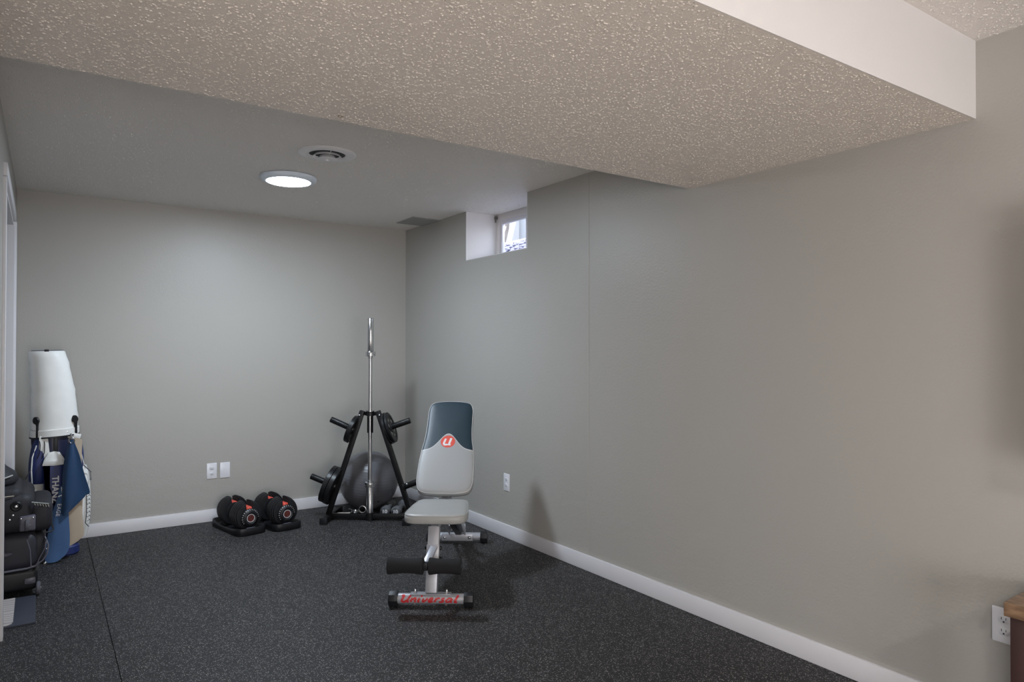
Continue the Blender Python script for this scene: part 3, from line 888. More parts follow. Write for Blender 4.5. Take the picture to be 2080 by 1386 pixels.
bm = bmesh.new(); add_sweep(bm, [(x, y, 0.0405) for x, y in inset2d(bo, 0.0025)] + [(bo[0][0], bo[0][1] + .0025, 0.0405)], 0.0022, 6, False); finish('piping', bm, M_vinyl, bk)
# emblem: red disc with a two-stroke white letter
em = bmesh.new(); add_lathe(em, [(0, 0.0515), (0.043, 0.0515), (0.0435, 0.0525), (0.0425, 0.0532), (0, 0.0532)], Matrix.Translation((0, 0.343, 0.0)) @ Matrix.Diagonal((1, 0.98, 1, 1)), 40)
em = finish('emblem', em, M_redplastic, bk)
lf = lambda u, v, h: Vector((u + v * 0.22, 0.341 + v, 0.0533 + h))
ribbon('emblem_letter', M_print, [([(-.019, .022), (-.021, .0), (-.021, -.014), (-.014, -.021), (.0, -.021)], .0125), ([(.013, .025), (.012, 0), (.011, -.021), (.022, -.021)], .0135), ([(-.002, -.021), (.012, -.021)], .009)], lf, bk)
# underside: hinge, adjusting strut, ladder with hooks, rear foot
box('hinge_plate', M_silver, -0.035, 0.035, 0.49, 0.56, 0.352, 0.425, B, 0.003)
bar('back_frame', M_silver, (0, 0.545, 0.400), (0, 0.86, 0.762), 0.036, 0.036, B)
bar('adjusting_strut', M_silver, (-0.010, 0.745, 0.600), (-0.010, 0.955, 0.225), 0.020, 0.024, B)
for sx in (-0.034, 0.068):
    bm = bmesh.new()
    P0 = Vector((sx, 0.80, 0.235)); P1 = Vector((sx, 1.115, 0.075))
    add_box(bm, -0.0025, 0.0025, -0.020, 0.020, 0, (P1 - P0).length, 0.001, 1, axis_matrix(P0, P1, (0, 0, 1)) @ Matrix.Rotation(0, 4, 'Z'))
    lad = finish('ladder_plate', bm, M_silver, B)
    for k in range(5):
        p = P0.lerp(P1, 0.12 + k * 0.19)
        bm = bmesh.new(); add_sweep(bm, [p + Vector((0, -.004, .012)), p + Vector((0, -.010, .040)), p + Vector((0, -.002, .048)), p + Vector((0, .008, .040)), p + Vector((0, .012, .022))], 0.0042, 6)
        finish('hook', bm, M_zinc, lad)
cyl('rear_foot', M_silver, (-0.150, 1.145, 0.041), (0.172, 1.145, 0.041), 0.026, B, n=28)
hexcap((-0.192, 1.145, 0.0385), (-0.146, 1.145, 0.0385)); hexcap((0.166, 1.145, 0.0385), (0.212, 1.145, 0.0385))
bm = bmesh.new(); add_box(bm, -0.09, 0.115, 1.112, 1.122, 0.020, 0.064, 0.002); finish('rear_bracket', bm, M_silver, B)
for bx in (-0.07, 0.095):
    bm = bmesh.new(); add_lathe(bm, [(0.010, 0), (.010, .004), (.005, .009), (0, .010)], axis_matrix((bx, 1.112, 0.043), (bx, 1.10, 0.043)), 12); finish('bolt', bm, M_zinc, B)

# ------------------------------------------------------------------ plate tree
RKZ = math.atan2(-0.6, 0.8)
RO = Vector((2.063, 4.917, 0))
T = thing('plate_rack', 'black A-frame weight plate rack standing in the far corner', 'rack', RO, RKZ)
MR = Matrix.Translation(RO) @ Matrix.Rotation(RKZ, 4, 'Z')
bar('cross_bar', M_black, (-0.285, 0, 0.030), (0.285, 0, 0.030), 0.034, 0.040, T)
for s in (-1, 1):
    x = s * 0.305
    bm = bmesh.new(); add_box(bm, x - 0.024, x + 0.024, -0.150, 0.235, 0.008, 0.045, 0.004); ft = finish('foot', bm, M_black, T)
    bm = bmesh.new(); add_box(bm, x - 0.027, x + 0.027, -0.165, -0.135, 0.0, 0.048, 0.004); finish('rubber_end', bm, M_blackplastic, ft); bm = bmesh.new(); add_box(bm, x - 0.027, x + 0.027, 0.22, 0.25, 0.0, 0.048, 0.004); finish('rubber_end', bm, M_blackplastic, ft)
    bar('upright', M_black, (s * 0.315, 0, 0.042), (s * 0.058, 0, 0.822), 0.042, 0.036, T)
    for (bx, bz) in ((s * 0.29, 0.275), (s * 0.163, 0.66), (s * .082, .79)):
        bm = bmesh.new(); add_lathe(bm, [(0.008, 0), (.008, .005), (.004, .009), (0, .010)], axis_matrix((bx - s * .006, -0.018, bz), (bx - s * .006, -0.03, bz)), 10); finish('bolt', bm, M_zinc, T)
box('top_plate', M_black, -0.050, 0.050, 0.022, 0.028, 0.785, 0.812, T, 0.001)
bm = bmesh.new(); add_lathe(bm, [(0.0215, 0.785), (0.030, 0.785), (0.030, 0.818), (0.0215, 0.818)], None, 24, closed=True); finish('bar_holder_ring', bm, M_black, T)
bm = bmesh.new(); add_lathe(bm, [(0.0225, 0.819), (0.0335, 0.819), (0.0335, 0.824), (0.0225, 0.824)], None, 24, closed=True); finish('chrome_ring', bm, M_chrome, T)
# open black sheath behind the bar
def sheath(u, v):
    a = 0.05 * PI + u * 0.9 * PI
    return (0.0235 * math.cos(a), 0.0235 * math.sin(a), 0.655 + 0.13 * v)
grid_surface('bar_sheath', M_black, 12, 2, sheath, T, 0.0025)
bm = bmesh.new(); add_lathe(bm, [(0, 0.0), (0.034, 0.0), (0.034, 0.058), (0.0275, 0.058), (0.0275, 0.012), (0, 0.012)], None, 24); finish('bar_cup', bm, M_black, T)
box('care_sticker', mat('pale_sticker', (0.62, 0.55, 0.50), 0.5), -0.245, -0.150, -0.012, 0.013, 0.0502, 0.0508, T)
HORN = {}
for key, s, root, tip in (('ul', -1, (0.118, 0.677), (0.300, 0.756)), ('ur', 1, (0.122, 0.688), (0.305, 0.752)), ('ll', -1, (0.255, 0.248), (0.450, 0.325)), ('lr', 1, (0.262, 0.252), (0.430, 0.318))):
    p0 = Vector((s * root[0], 0, root[1])); p1 = Vector((s * tip[0], 0, tip[1]))
    HORN[key] = (p0, p1)
    bm = bmesh.new(); add_cyl(bm, p0, p1, 0.0225, n=24, bev=.004); hn = finish('plate_horn', bm, M_black, T)
    bm = bmesh.new(); add_cyl(bm, p0 - (p1 - p0).normalized() * .004, p0 + (p1 - p0).normalized() * .004, 0.031, n=24, bev=.001); finish('horn_flange', bm, M_black, hn)

def plate(label, key, off, r, th, ring=True, group=None):
    """weight plate hung on a horn; off = distance along the horn of its inner face. Rests on the horn by its bore."""
    p0, p1 = HORN[key]; d = (p1 - p0).normalized()
    bore = 0.0255
    c = MR @ (p0 + d * off)
    dw = (MR.to_3x3() @ d)
    upw = Vector((0, 0, 1)); upw = (upw - dw * upw.dot(dw)).normalized()
    c = c - upw * (bore - 0.0230)
    t = thing('weight_plate', label, 'weight plate', (0, 0, 0), 0, group)
    t.matrix_world = axis_matrix(c, c + dw, (0, 0, 1))
    prof = [(bore, 0.0), (bore + .012, 0.0), (bore + .014, th * .18), (r * .72, th * .18), (r * .76, 0.0), (r - .004, 0), (r, .003), (r, th - .003), (r - .004, th), (r * .80, th), (r * .77, th * .78), (bore + .016, th * .78), (bore + .013, th), (bore, th)]
    bm = bmesh.new(); add_lathe(bm, prof, None, 48, closed=True); finish('disc', bm, M_iron, t, angle=40)
    bm = bmesh.new(); add_lathe(bm, [(bore - .0006, -.0004), (bore + .003, -.0004), (bore + .003, th + .0006), (bore - .0006, th + .0006)], None, 32, closed=True); finish('bore_ring', bm, mat('dark_steel', (0.2, 0.2, 0.21), 0.3, 0.9), t)
    if ring:
        # cast marks raised on the outer face
        for k, a in enumerate((0.5, 1.3, 2.3, 3.4, 4.2, 5.4)):
            bm = bmesh.new(); rr = (r * .77 + bore + .013) / 2
            M = Matrix.Rotation(a, 4, 'Z') @ Matrix.Translation((0, rr, th * .78))
            add_box(bm, -0.012, 0.012, -0.006, 0.006, 0, 0.0022, 0.001, 1, M)
            finish('cast_mark', bm, mat('worn_cast_mark', (0.45, 0.43, 0.39), 0.45), t)
    return t
plate('small black iron plate on the upper horn facing the open room', 'ul', 0.004, 0.1065, 0.034)
plate('inner black iron plate on the upper horn nearest the corner', 'ur', 0.004, 0.122, 0.021, False)
plate('outer black iron plate with pale cast marks on the upper horn nearest the corner', 'ur', 0.0265, 0.118, 0.021)
plate('inner one of two large black plates on the lower horn, against the upright', 'll', 0.004, 0.145, 0.036, False)
plate('outer one of two large black plates on the lower horn, away from the upright', 'll', 0.0415, 0.142, 0.036, False)

# ------------------------------------------------------------------ barbell standing in the rack
t = thing('barbell', 'short chrome barbell standing upright in the plate rack', 'barbell', (RO.x, RO.y, 0.0125))
bm = bmesh.new(); add_lathe(bm, [(0, 0), (0.022, 0), (0.0248, 0.003), (0.0248, 0.236), (0.0235, 0.238)], None, 32); finish('sleeve', bm, M_chrome, t)
bm = bmesh.new(); add_lathe(bm, [(0.0235, 1.256), (0.0248, 1.258), (0.0248, 1.505), (0.022, 1.509), (0.018, 1.509), (0.017, 1.506), (0, 1.506)], None, 32); finish('sleeve', bm, M_chrome, t)
for z in (0.238, 1.222):
    bm = bmesh.new(); add_lathe(bm, [(0.015, z), (0.0365, z), (0.038, z + .002), (0.038, z + .012), (0.0362, z + .0135), (0.0362, z + .0175), (0.038, z + .019), (0.038, z + .031), (0.0365, z + .034), (0.015, z + .034)], None, 36); finish('collar', bm, M_chrome, t)
bm = bmesh.new(); add_lathe(bm, [(0.0175, 0.272), (0.0175, 0.284), (0.0142, 0.287), (0.0142, 1.207), (0.0175, 1.210), (0.0175, 1.222)], None, 28); finish('shaft', bm, mat('brushed_chrome', (0.5, 0.5, 0.51), 0.3, 1.0, bump=(700, 0.5, 0.0006)), t)

# ------------------------------------------------------------------ exercise ball
def ball_mesh():
    bm = bmesh.new(); R = 0.232
    prof = [(0, -R)]
    n = 150
    for k in range(1, n):
        a = -PI / 2 + PI * k / n
        groove = 0.0011 * (max(0, math.sin(a * 62)) ** 3) if abs(a) < 1.1 else 0
        prof.append(((R - groove) * math.cos(a), (R - groove) * math.sin(a)))
    prof.append((0, R))
    add_lathe(bm, prof, None, 64)
    return bm
t = thing('exercise_ball', 'large glossy dark grey exercise ball resting behind the plate rack', 'ball', (2.192, 5.245, 0.232))
bb = finish('ball_skin', ball_mesh(), M_ball, t, angle=180)
bb.rotation_euler = (0.06, 0.05, 0)
bm = bmesh.new(); add_lathe(bm, [(0, .2335), (.006, .2335), (.008, .231), (.008, .2295)], Matrix.Rotation(2.2, 4, 'X'), 12); finish('plug', bm, M_blackplastic, t)

# ------------------------------------------------------------------ two grey ten-pound dumbbells behind the cross bar
def neoprene_dumbbell():
    t = thing('hex_dumbbell', '', 'dumbbell')
    bm = bmesh.new()
    def head(y0, sgn):
        L = 0.072
        pr = [(0, 0), (0.024, 0.0), (0.034, 0.008), (0.0395, 0.022), (0.0395, 0.050), (0.034, 0.064), (0.02, L), (0.0, L)]
        M = axis_matrix((0, y0, 0.036), (0, y0 + sgn, 0.036), (0, 0, 1)) @ Matrix.Rotation(PI / 6, 4, 'Z')
        add_lathe(bm, pr, M, 6)
    h1 = bmesh.new(); bm = h1; head(0.0, 1)
    bmesh.ops.bevel(h1, geom=list(h1.edges), offset=0.004, segments=2, affect='EDGES'); finish('head', h1, M_neo, t, angle=60)
    h2 = bmesh.new(); bm = h2; head(0.265, -1)
    bmesh.ops.bevel(h2, geom=list(h2.edges), offset=0.004, segments=2, affect='EDGES'); finish('head', h2, M_neo, t, angle=60)
    bm = bmesh.new(); add_lathe(bm, [(0.016, 0.066), (0.0175, 0.10), (0.0185, 0.1325), (0.0175, 0.165), (0.016, 0.199)], axis_matrix((0, 0, 0.036), (0, 1, 0.036)), 20); finish('grip', bm, M_neo, t)
    text_mesh('number', '10', 0.036, M_print, Matrix(((1, 0, 0, 0), (0, 0, -1, -0.0005), (0, 1, 0, 0.037), (0, 0, 0, 1))), t, bold=0.0012)
    return t
def rk(x, y, z=0): return (MR @ Vector((x, y, z)))
nd = neoprene_dumbbell()
nd.scale = (1.14, 1.14, 1.10); nd.location = rk(0.092, 0.090); nd.rotation_euler = (0, 0, RKZ + 0.02)
nd['label'] = 'grey ten pound dumbbell behind the rack cross bar, the one nearer the barbell'
nd['group'] = 'grey dumbbells on the floor behind the rack'
dup(nd, rk(0.176, 0.088), RKZ - 0.03, 'grey ten pound dumbbell behind the rack cross bar, the one nearer the bench')

# spring collars on the floor behind the cross bar
def spring(label, loc, rx, rz):
    t = thing('spring_collar', label, 'barbell collar', loc, rz, 'chrome spring collars on the rack cross bar')
    pts = []
    for k in range(61):
        a = 2 * PI * k / 20
        pts.append(Vector((0.026 * math.cos(a), 0.006 * k / 20 - .009, 0.026 * math.sin(a))))
    R = Matrix.Rotation(rx, 3, 'X')
    bm = bmesh.new(); add_sweep(bm, [R @ p for p in pts], 0.0028, 8); c = finish('coil', bm, M_chrome, t)
    for s, p in ((-1, pts[0]), (1, pts[-1])):
        bm = bmesh.new(); add_sweep(bm, [R @ p, R @ (p + Vector((0.018, s * .002, 0.004 * s))), R @ (p + Vector((0.034, s * .004, .004 * s)))], 0.0028, 8); finish('lever', bm, M_chrome, t)
    return t
spring('chrome spring collar standing on edge against the barbell on the rack cross bar', tuple(rk(-0.055, 0.0, 0.0795)), 0.0, RKZ + 0.15)
spring('chrome spring collar lying flat on the rack cross bar beside the sticker', tuple(rk(-0.112, 0.008, 0.0625)), PI / 2, RKZ + 2.9)

# ------------------------------------------------------------------ selectorized dumbbells on trays
def notched_plate(r, slot):
    pts = []
    a0 = math.asin(slot / r)
    n = 44
    for k in range(n + 1):
        a = PI / 2 + a0 + (2 * PI - 2 * a0) * k / n
        pts.append((r * math.cos(a), r * math.sin(a)))
    for k in range(1, 8):
        a = PI * k / 8
        pts.append((slot * math.cos(a), 0.012 - slot * math.sin(a) + slot)) 
    return pts
def selector_dumbbell():
    t = thing('adjustable_dumbbell', '', 'dumbbell')
    zc = 0.122
    def pl(y0, r, th, slot=0.024, nm='plate'):
        M = frame((0, y0 + th, zc), (1, 0, 0), (0, 0, 1))   # normal = -y
        return pad(nm, M_blackplastic, notched_plate(r, slot), [(0.004, 0.0), (0.0008, 0.001), (0, 0.003), (0, th - .003), (0.0008, th - .001), (0.005, th)], t, M, angle=35)
    for k, r in enumerate((0.090, 0.097, 0.101, 0.103, 0.103, 0.099)):
        pl(0.022 + k * 0.0185, r, 0.0135)
    for k, r in enumerate((0.099, 0.103, 0.103, 0.101, 0.097, 0.090)):
        pl(0.258 + k * 0.0185, r, 0.0135)
    # handle and its red guards
    cyl('handle', M_blackplastic, (0, 0.128, zc), (0, 0.262, zc), 0.0165, t, n=20)
    for y0, y1 in ((0.020, 0.132), (0.256, 0.370)):
        bm = bmesh.new(); add_box(bm, -0.0195, 0.0195, y0, y1, zc - 0.012, zc + 0.064, 0.009, 3)
        finish('guard', bm, M_redplastic, t)
    for y0, y1 in ((0.126, 0.134), (0.254, 0.262)):
        bm = bmesh.new(); add_cyl(bm, (0, y0, zc), (0, y1, zc), 0.060, n=36, bev=.002); finish('guard_disc', bm, M_blackplastic, t)
    for yy, sgn in ((0.020, -1), (0.374, 1)):
        M = axis_matrix((0, yy, zc - .012), (0, yy + sgn, zc - .012), (0, 0, 1))
        bm = bmesh.new(); add_lathe(bm, [(0, 0), (0.062, 0), (0.064, 0.004), (0.062, 0.010), (0.052, 0.015), (0.047, 0.022), (0.040, 0.024), (0.034, 0.019), (0, 0.018)], M, 44); dl = finish('dial', bm, M_blackplastic, t, angle=50)
        bm = bmesh.new(); add_lathe(bm, [(0.0245, 0.0185), (0.0285, 0.0185), (0.0285, 0.0205), (0.0245, 0.0205)], M, 40, closed=True); finish('dial_ring', bm, mat('pale_ring', (0.55, 0.56, 0.6), 0.4), dl)
        bm = bmesh.new(); add_lathe(bm, [(0, 0.0195), (0.0243, 0.0195), (0.0243, 0.0182), (0, .0182)], M, 32); finish('dial_badge', bm, mat('dark_red_badge', (0.10, 0.022, 0.018), 0.4, noise=(90, 0.6)), dl)
        bm = bmesh.new()
        for k in range(15):
            a = 0.35 + k * (PI + 0.9 - 0.35) / 14 - 0.3
            Mk = M @ Matrix.Rotation(a, 4, 'Z') @ Matrix.Translation((0.057, 0, 0.0128)) @ Matrix.Rotation(0.5, 4, 'Y')
            add_box(bm, -0.0035, 0.0035, -0.0013, 0.0013, 0, 0.0009, 0, 1, Mk)
        mk = finish('dial_marks', bm, M_print, dl, smooth=False)
    return t
def tray():
    t = thing('dumbbell_tray', '', 'dumbbell stand')
    ol = catmull([(-.075, -.035), (0, -.043), (.075, -.035), (.103, -.005), (.110, .05), (.108, .20), (.110, .35), (.103, .405), (.075, .432), (0, .440), (-.075, .432), (-.103, .405), (-.110, .35), (-.108, .20), (-.110, .05), (-.103, -.005)], 4)
    bm = bmesh.new()
    n = len(ol)
    R = []
    def zf(x, y, hi):
        # rim dips in the middle of the long sides
        u = max(0, 1 - abs((y - 0.198) / 0.19) ** 2) * min(1, abs(x) / 0.09)
        return hi - 0.016 * u
    for d, z, rim in ((0.006, 0.0, 0), (0.0, 0.004, 0), (0.001, 0.046, 1), (0.004, 0.052, 1), (0.010, 0.051, 1), (0.024, 0.024, 0), (0.05, 0.013, 0)):
        R.append([bm.verts.new((x, y, zf(x, y, z) if rim else z)) for x, y in inset2d(ol, d)])
    for A, Bq in zip(R[:-1], R[1:]):
        for k in range(n):
            bm.faces.new((A[k], A[(k + 1) % n], Bq[(k + 1) % n], Bq[k]))
    bm.faces.new(R[0]); bm.faces.new(R[-1])
    tb = finish('tray_body', bm, M_blackplastic, t, angle=60)
    for yy in (0.0, 0.395):
        bm = bmesh.new()
        add_box(bm, -0.030, 0.030, yy - 0.010, yy + 0.010, 0.010, 0.046, 0.004)
        finish('cradle', bm, M_greyplastic, t)
    for yy in (0.075, 0.315):
        bm = bmesh.new(); add_box(bm, -0.05, 0.05, yy - 0.055, yy + 0.055, 0.010, 0.0185, 0.003); finish('rest_block', bm, M_blackplastic, t)
    box('warning_label', mat('pale_label', (0.5, 0.45, 0.42), 0.5), -0.100, -0.088, 0.11, 0.19, 0.0245, 0.0305, t)
    return t
DZR = math.atan2(0.19, 0.98)
locs = [((1.222, 5.008, 0), DZR, 'nearer the golf bag'), ((1.468, 4.992, 0), DZR - 0.02, 'nearer the plate rack')]
d0 = selector_dumbbell(); t0 = tray()
for i, (l, rz, w) in enumerate(locs):
    if i == 0:
        d, tt = d0, t0
        d.location = l; d.rotation_euler = (0, 0, rz); tt.location = l; tt.rotation_euler = (0, 0, rz)
    else:
        d = dup(d0, l, rz); tt = dup(t0, l, rz)
    d['label'] = 'black dial-adjusted dumbbell with red guards, the one ' + w; d['group'] = 'adjustable dumbbells on the floor'
    tt['label'] = 'black plastic tray under the adjustable dumbbell ' + w; tt['group'] = 'dumbbell trays on the floor'

# ------------------------------------------------------------------ golf bag
G = thing('golf_bag', 'white and blue golf bag with a tall white padded hood, leaning by the closet', 'golf bag', (0.085, 5.21, 0))
bm = bmesh.new()
loft(bm, [(0.02, 0.02, 0.0, .098, .09), (0.02, 0.02, 0.008, .108, .10), (0.02, 0.02, 0.05, .112, .104), (0.02, .02, .07, .108, .10), (0.01, .01, .30, .112, .105), (0.0, 0, .55, .115, .11), (-0.01, 0, .74, .118, .112), (-0.01, 0, .775, .112, .106)], 36)
finish('body', bm, M_navy, G)
# hood: tall padded cover, slightly bowed to one side
bm = bmesh.new()
hood = []
for k in range(15):
    u = k / 14
    z = 0.792 + u * 0.478
    cx = 0.0 - 0.042 * u * u - 0.006
    r = 0.126 - 0.030 * u ** 1.6
    hood.append((cx + (0.004 if k % 5 == 2 else 0), 0.0, z, r, r * 0.92, 2.2, 0.02))
hood.append((hood[-1][0], 0, 1.276, .088, .080, 2.2, .02)); hood.append((hood[-1][0], 0, 1.270, .080, .072, 2.2, .02)); hood.append((hood[-1][0], 0, 1.255, .074, .068, 2.2, .02))
loft(bm, hood, 40); hd = finish('hood', bm, M_leather_w, G, angle=70)
bm = bmesh.new(); loft(bm, [(-0.004, 0, .752, .127, .118, 2.2, .05), (-0.004, 0, .750, .131, .122, 2.2, .05), (-0.004, 0, .790, .131, .122, 2.2, .05), (-0.004, 0, .793, .127, .118, 2.2, .05)], 40); bd = finish('hood_band', bm, M_leather_w, G)
bm = bmesh.new(); loft(bm, [(-0.004, 0, .744, .126, .117, 2.2, .05), (-0.004, 0, .742, .133, .124, 2.2, .05), (-0.004, 0, .750, .133, .124, 2.2, .05), (-0.004, 0, .752, .126, .117, 2.2, .05)], 40); finish('hood_trim', bm, M_blackplastic, G)
box('hood_tab', M_blackplastic, -0.062, -0.038, -0.086, -0.062, 1.262, 1.285, hd, 0.003)
bm = bmesh.new(); add_sweep(bm, [(-0.045 + .084 * math.cos(a), .076 * math.sin(a), 1.277 + .0017 * math.cos(a)) for a in [2 * PI * k / 30 for k in range(31)]], 0.003, 6, False); finish('hood_rim', bm, M_navy, hd)
# teardrop handles on the hood
for hx, hy in ((-0.100, -0.078), (0.098, -0.074)):
    bm = bmesh.new()
    Mh = frame((hx, hy - 0.006, 0.83), (1, 0.55 * (1 if hx > 0 else -1), 0), (0, 0, 1))
    o2 = catmull([(0.014, -.085), (0.014, -.03), (.016, .0), (.020, .02), (.008, .040), (-.010, .040), (-.018, .022), (-.014, .004), (0.0, -.006), (.002, -.03), (.002, -.085)], 4)
    add_pad(bm, o2, [(0, -0.012), (0, 0.006), (.003, .010)], Mh)
    finish('handle', bm, M_blackplastic, G)
for sx, sy in ((-0.07, -0.103), (0.06, -0.108)):
    bm = bmesh.new(); add_lathe(bm, [(0.0045, 0), (.004, .002), (0, .003)], axis_matrix((sx, sy, .773), (sx, sy - 1, .773)), 10); finish('snap', bm, M_chrome, bd)
# neck straps between hood and body
bm = bmesh.new(); add_box(bm, -0.012, 0.012, -0.118, -0.108, 0.64, 0.76, .002); finish('neck_strap', bm, M_blackplastic, G)
for px in (-0.085, -0.062):
    bm = bmesh.new(); add_sweep(bm, [(px, -.100, .75), (px + .006, -.112, .70), (px + .004, -.118, .655), (px - .008, -.118, .62)], 0.0025, 6); finish('cord', bm, M_blackplastic, G)
bm = bmesh.new(); add_box(bm, -0.085, 0.0, -0.108, -0.098, 0.60, 0.755, .003); finish('collar_panel', bm, M_leather_w, G)
bm = bmesh.new(); add_box(bm, 0.045, 0.125, -0.088, -0.078, 0.715, 0.752, .003, 2, Matrix.Rotation(0.25, 4, 'Y') @ Matrix.Translation((-.18, 0, .01))); finish('collar_panel', bm, M_leather_w, G)
# left pocket: blue above, white below, piping
def pocket(name, m, cx, cy, rx, ry, z0, z1, par, pw=2.6, tip=0.0, shrink=.75):
    bm = bmesh.new(); secs = []
    for k in range(11):
        u = k / 10
        s = math.sin(PI * min(1, max(0, u * .92 + .04))) ** 0.28
        s = max(s, shrink * .6)
        secs.append((cx + tip * u, cy, z0 + (z1 - z0) * u, rx * s, ry * s, pw))
    loft(bm, secs, 28)
    return finish(name, bm, m, par, angle=60)
pocket('side_pocket', M_leather_b, -0.096, -0.050, 0.050, 0.065, 0.43, 0.735, G, tip=.018)
pocket('lower_side_pocket', M_leather_w, -0.098, -0.052, 0.060, 0.070, 0.30, 0.475, G)
bm = bmesh.new(); add_sweep(bm, [(-0.118, -.108, .47), (-.122, -.110, .55), (-.118, -.108, .63), (-.108, -.100, .66), (-.098, -.105, .70)], .0035, 6); finish('piping', bm, M_leather_w, G)
bm = bmesh.new(); add_sweep(bm, [(-.150, -.09, .50), (-.138, -.105, .53), (-.124, -.113, .555)], .003, 6); add_sweep(bm, [(-.138, -.110, .53), (-.139, -.114, .49), (-.138, -.112, .465)], [.002, .002, .005], 6); finish('zipper', bm, M_greyplastic, G)
# front panel with flap and lettering
pn = pad('front_panel', M_leather_b, catmull([(-.045, .0), (0, -.004), (.045, .0), (.052, .03), (.052, .2), (.050, .37), (0.045, .39), (-.045, .39), (-.050, .37), (-.052, .2), (-.052, .03)], 4), [(0, -.03), (0, .028), (.004, .036), (.015, .041), (.03, .043)], G, frame((-0.008, -0.105, 0.215), (1, 0, 0), (0, 0, 1)), 60)
text_mesh('lettering', 'THANZ', 0.048, M_print, frame((-0.002, -0.1495, 0.43), (0, 0, -1), (1, 0, 0)), G, bold=.0012, space=1.0)
pad('flap', M_leather_w, [(-.060, .0), (0, -.004), (.060, .0), (.052, .035), (.028, .078), (0.0, .084), (-.028, .078), (-.052, .035)], [(0, -.012), (0, .006), (.006, .010), (.028, .018)], G, frame((-0.008, -0.142, 0.578), (1, 0, 0), (0, 0.25, 1)), 30)
# right pocket: white with a dark zipper line and embroidery
rp = pocket('side_pocket', M_leather_w, 0.142, -0.010, 0.052, 0.075, 0.10, 0.545, G, pw=2.4, tip=-0.004)
pocket('upper_side_pocket', M_leather_b, 0.118, -0.030, 0.042, 0.06, 0.52, 0.745, G, tip=-.02)
bm = bmesh.new(); add_sweep(bm, [(.108, -.098, .72), (.128, -.100, .66), (.146, -.090, .58), (.158, -.085, .53)], .003, 6); finish('piping', bm, M_leather_w, G)
bm = bmesh.new(); add_sweep(bm, [(.150, -.092, .555), (.170, -.082, .53), (.190, -.062, .505)], .003, 6); add_sweep(bm, [(.186, -.07, .508), (.188, -.07, .475), (.187, -.07, .455)], [.002, .002, .006], 6); finish('zipper', bm, M_greyplastic, G)
bm = bmesh.new(); add_sweep(bm, [(.163, -.085, .40), (.165, -.086, .36), (.166, -.087, .25), (.160, -.088, .19), (.178, -.082, .165)], .0022, 6); finish('seam', bm, M_slot, G)
def squig(x, y, z0):
    bm = bmesh.new()
    for k in range(7):
        zz = z0 + k * .026
        add_sweep(bm, [(x - .008, y, zz), (x + .004, y - .001, zz + .008), (x + .010, y + .001, zz + .002), (x + .002, y - .001, zz + .016)], .0014, 5)
    finish('embroidery', bm, mat('dark_thread', (0.06, 0.06, 0.08), 0.7), G)
squig(.176, -.087, .20)
bm = bmesh.new()
loft(bm, [(.055, -.02, .0, .070, .07), (.055, -.02, .01, .078, .078), (.055, -.02, .05, .078, .078), (.055, -.02, .06, .07, .07)], 28); finish('base', bm, M_leather_b, G)

# towels on the golf bag
def towel(name, label, m, cols, th=0.004):
    """cols: rows of 3-D points from top to bottom, each row the same count; smoothed"""
    rows = [catmull([tuple(p) for p in r], 5, False) for r in cols]
    cc = list(zip(*rows)); cc = [catmull(list(c), 5, False) for c in cc]
    nu, nv = len(cc), len(cc[0])
    bm = bmesh.new(); V = [[bm.verts.new(p) for p in c] for c in cc]
    for i in range(nu - 1):
        for j in range(nv - 1):
            bm.faces.new((V[i][j], V[i + 1][j], V[i + 1][j + 1], V[i][j + 1]))
    bmesh.ops.recalc_face_normals(bm, faces=bm.faces)
    bmesh.ops.solidify(bm, geom=list(bm.faces), thickness=th)
    o = finish(name, bm, m, None, angle=60)
    o['label'] = label; o['category'] = 'towel'
    return o
# deep blue towel, hung by its middle from a clip
towel('golf_towel', 'deep blue towel clipped to the front of the golf bag, hanging to a point', M_towel_d, [
    [(.158, 5.030, .735), (.162, 5.020, .735), (.166, 5.024, .735), (.170, 5.030, .735)],
    [(.135, 5.015, .64), (.160, 4.995, .64), (.182, 5.020, .64), (.205, 5.020, .64)],
    [(.122, 5.010, .53), (.150, 4.985, .53), (.195, 5.015, .53), (.232, 5.015, .52)],
    [(.120, 5.000, .43), (.145, 4.975, .42), (.205, 5.010, .41), (.262, 5.010, .405)],
    [(.118, 4.995, .365), (.142, 4.975, .345), (.180, 4.998, .350), (.242, 5.006, .388)],
    [(.116, 4.995, .292), (.130, 4.985, .280), (.155, 4.993, .300), (.205, 5.004, .352)]])
lb = towel('golf_towel', 'mid blue lettered towel hanging down the golf bag to the floor', M_towel_l, [
    [(.112, 5.020, .455), (.120, 5.012, .46), (.130, 5.014, .46), (.140, 5.020, .455)],
    [(.092, 5.020, .37), (.108, 5.008, .37), (.128, 5.012, .37), (.145, 5.022, .36)],
    [(.064, 5.020, .27), (.090, 5.004, .27), (.124, 5.010, .27), (.152, 5.022, .26)],
    [(.046, 5.015, .15), (.078, 5.000, .15), (.122, 5.008, .15), (.158, 5.020, .15)],
    [(.038, 5.005, .07), (.072, 4.995, .06), (.115, 5.005, .07), (.155, 5.010, .075)],
    [(.036, 4.995, .008), (.065, 4.985, .006), (.100, 4.995, .010), (.135, 5.000, .035)]])
text_mesh('lettering', 'EAGE', 0.030, M_print, frame((.100, 4.9985, 0.315), (-.12, 0, -1), (1, .0, -.12)), lb, space=1.1)
ribbon('chevron_mark', M_print, [([(.116, .450), (.120, .415)], .008), ([(.098, .395), (.116, .402), (.124, .380)], .008)], lambda u, v, h: Vector((u, 5.004 - h, v)), lb)
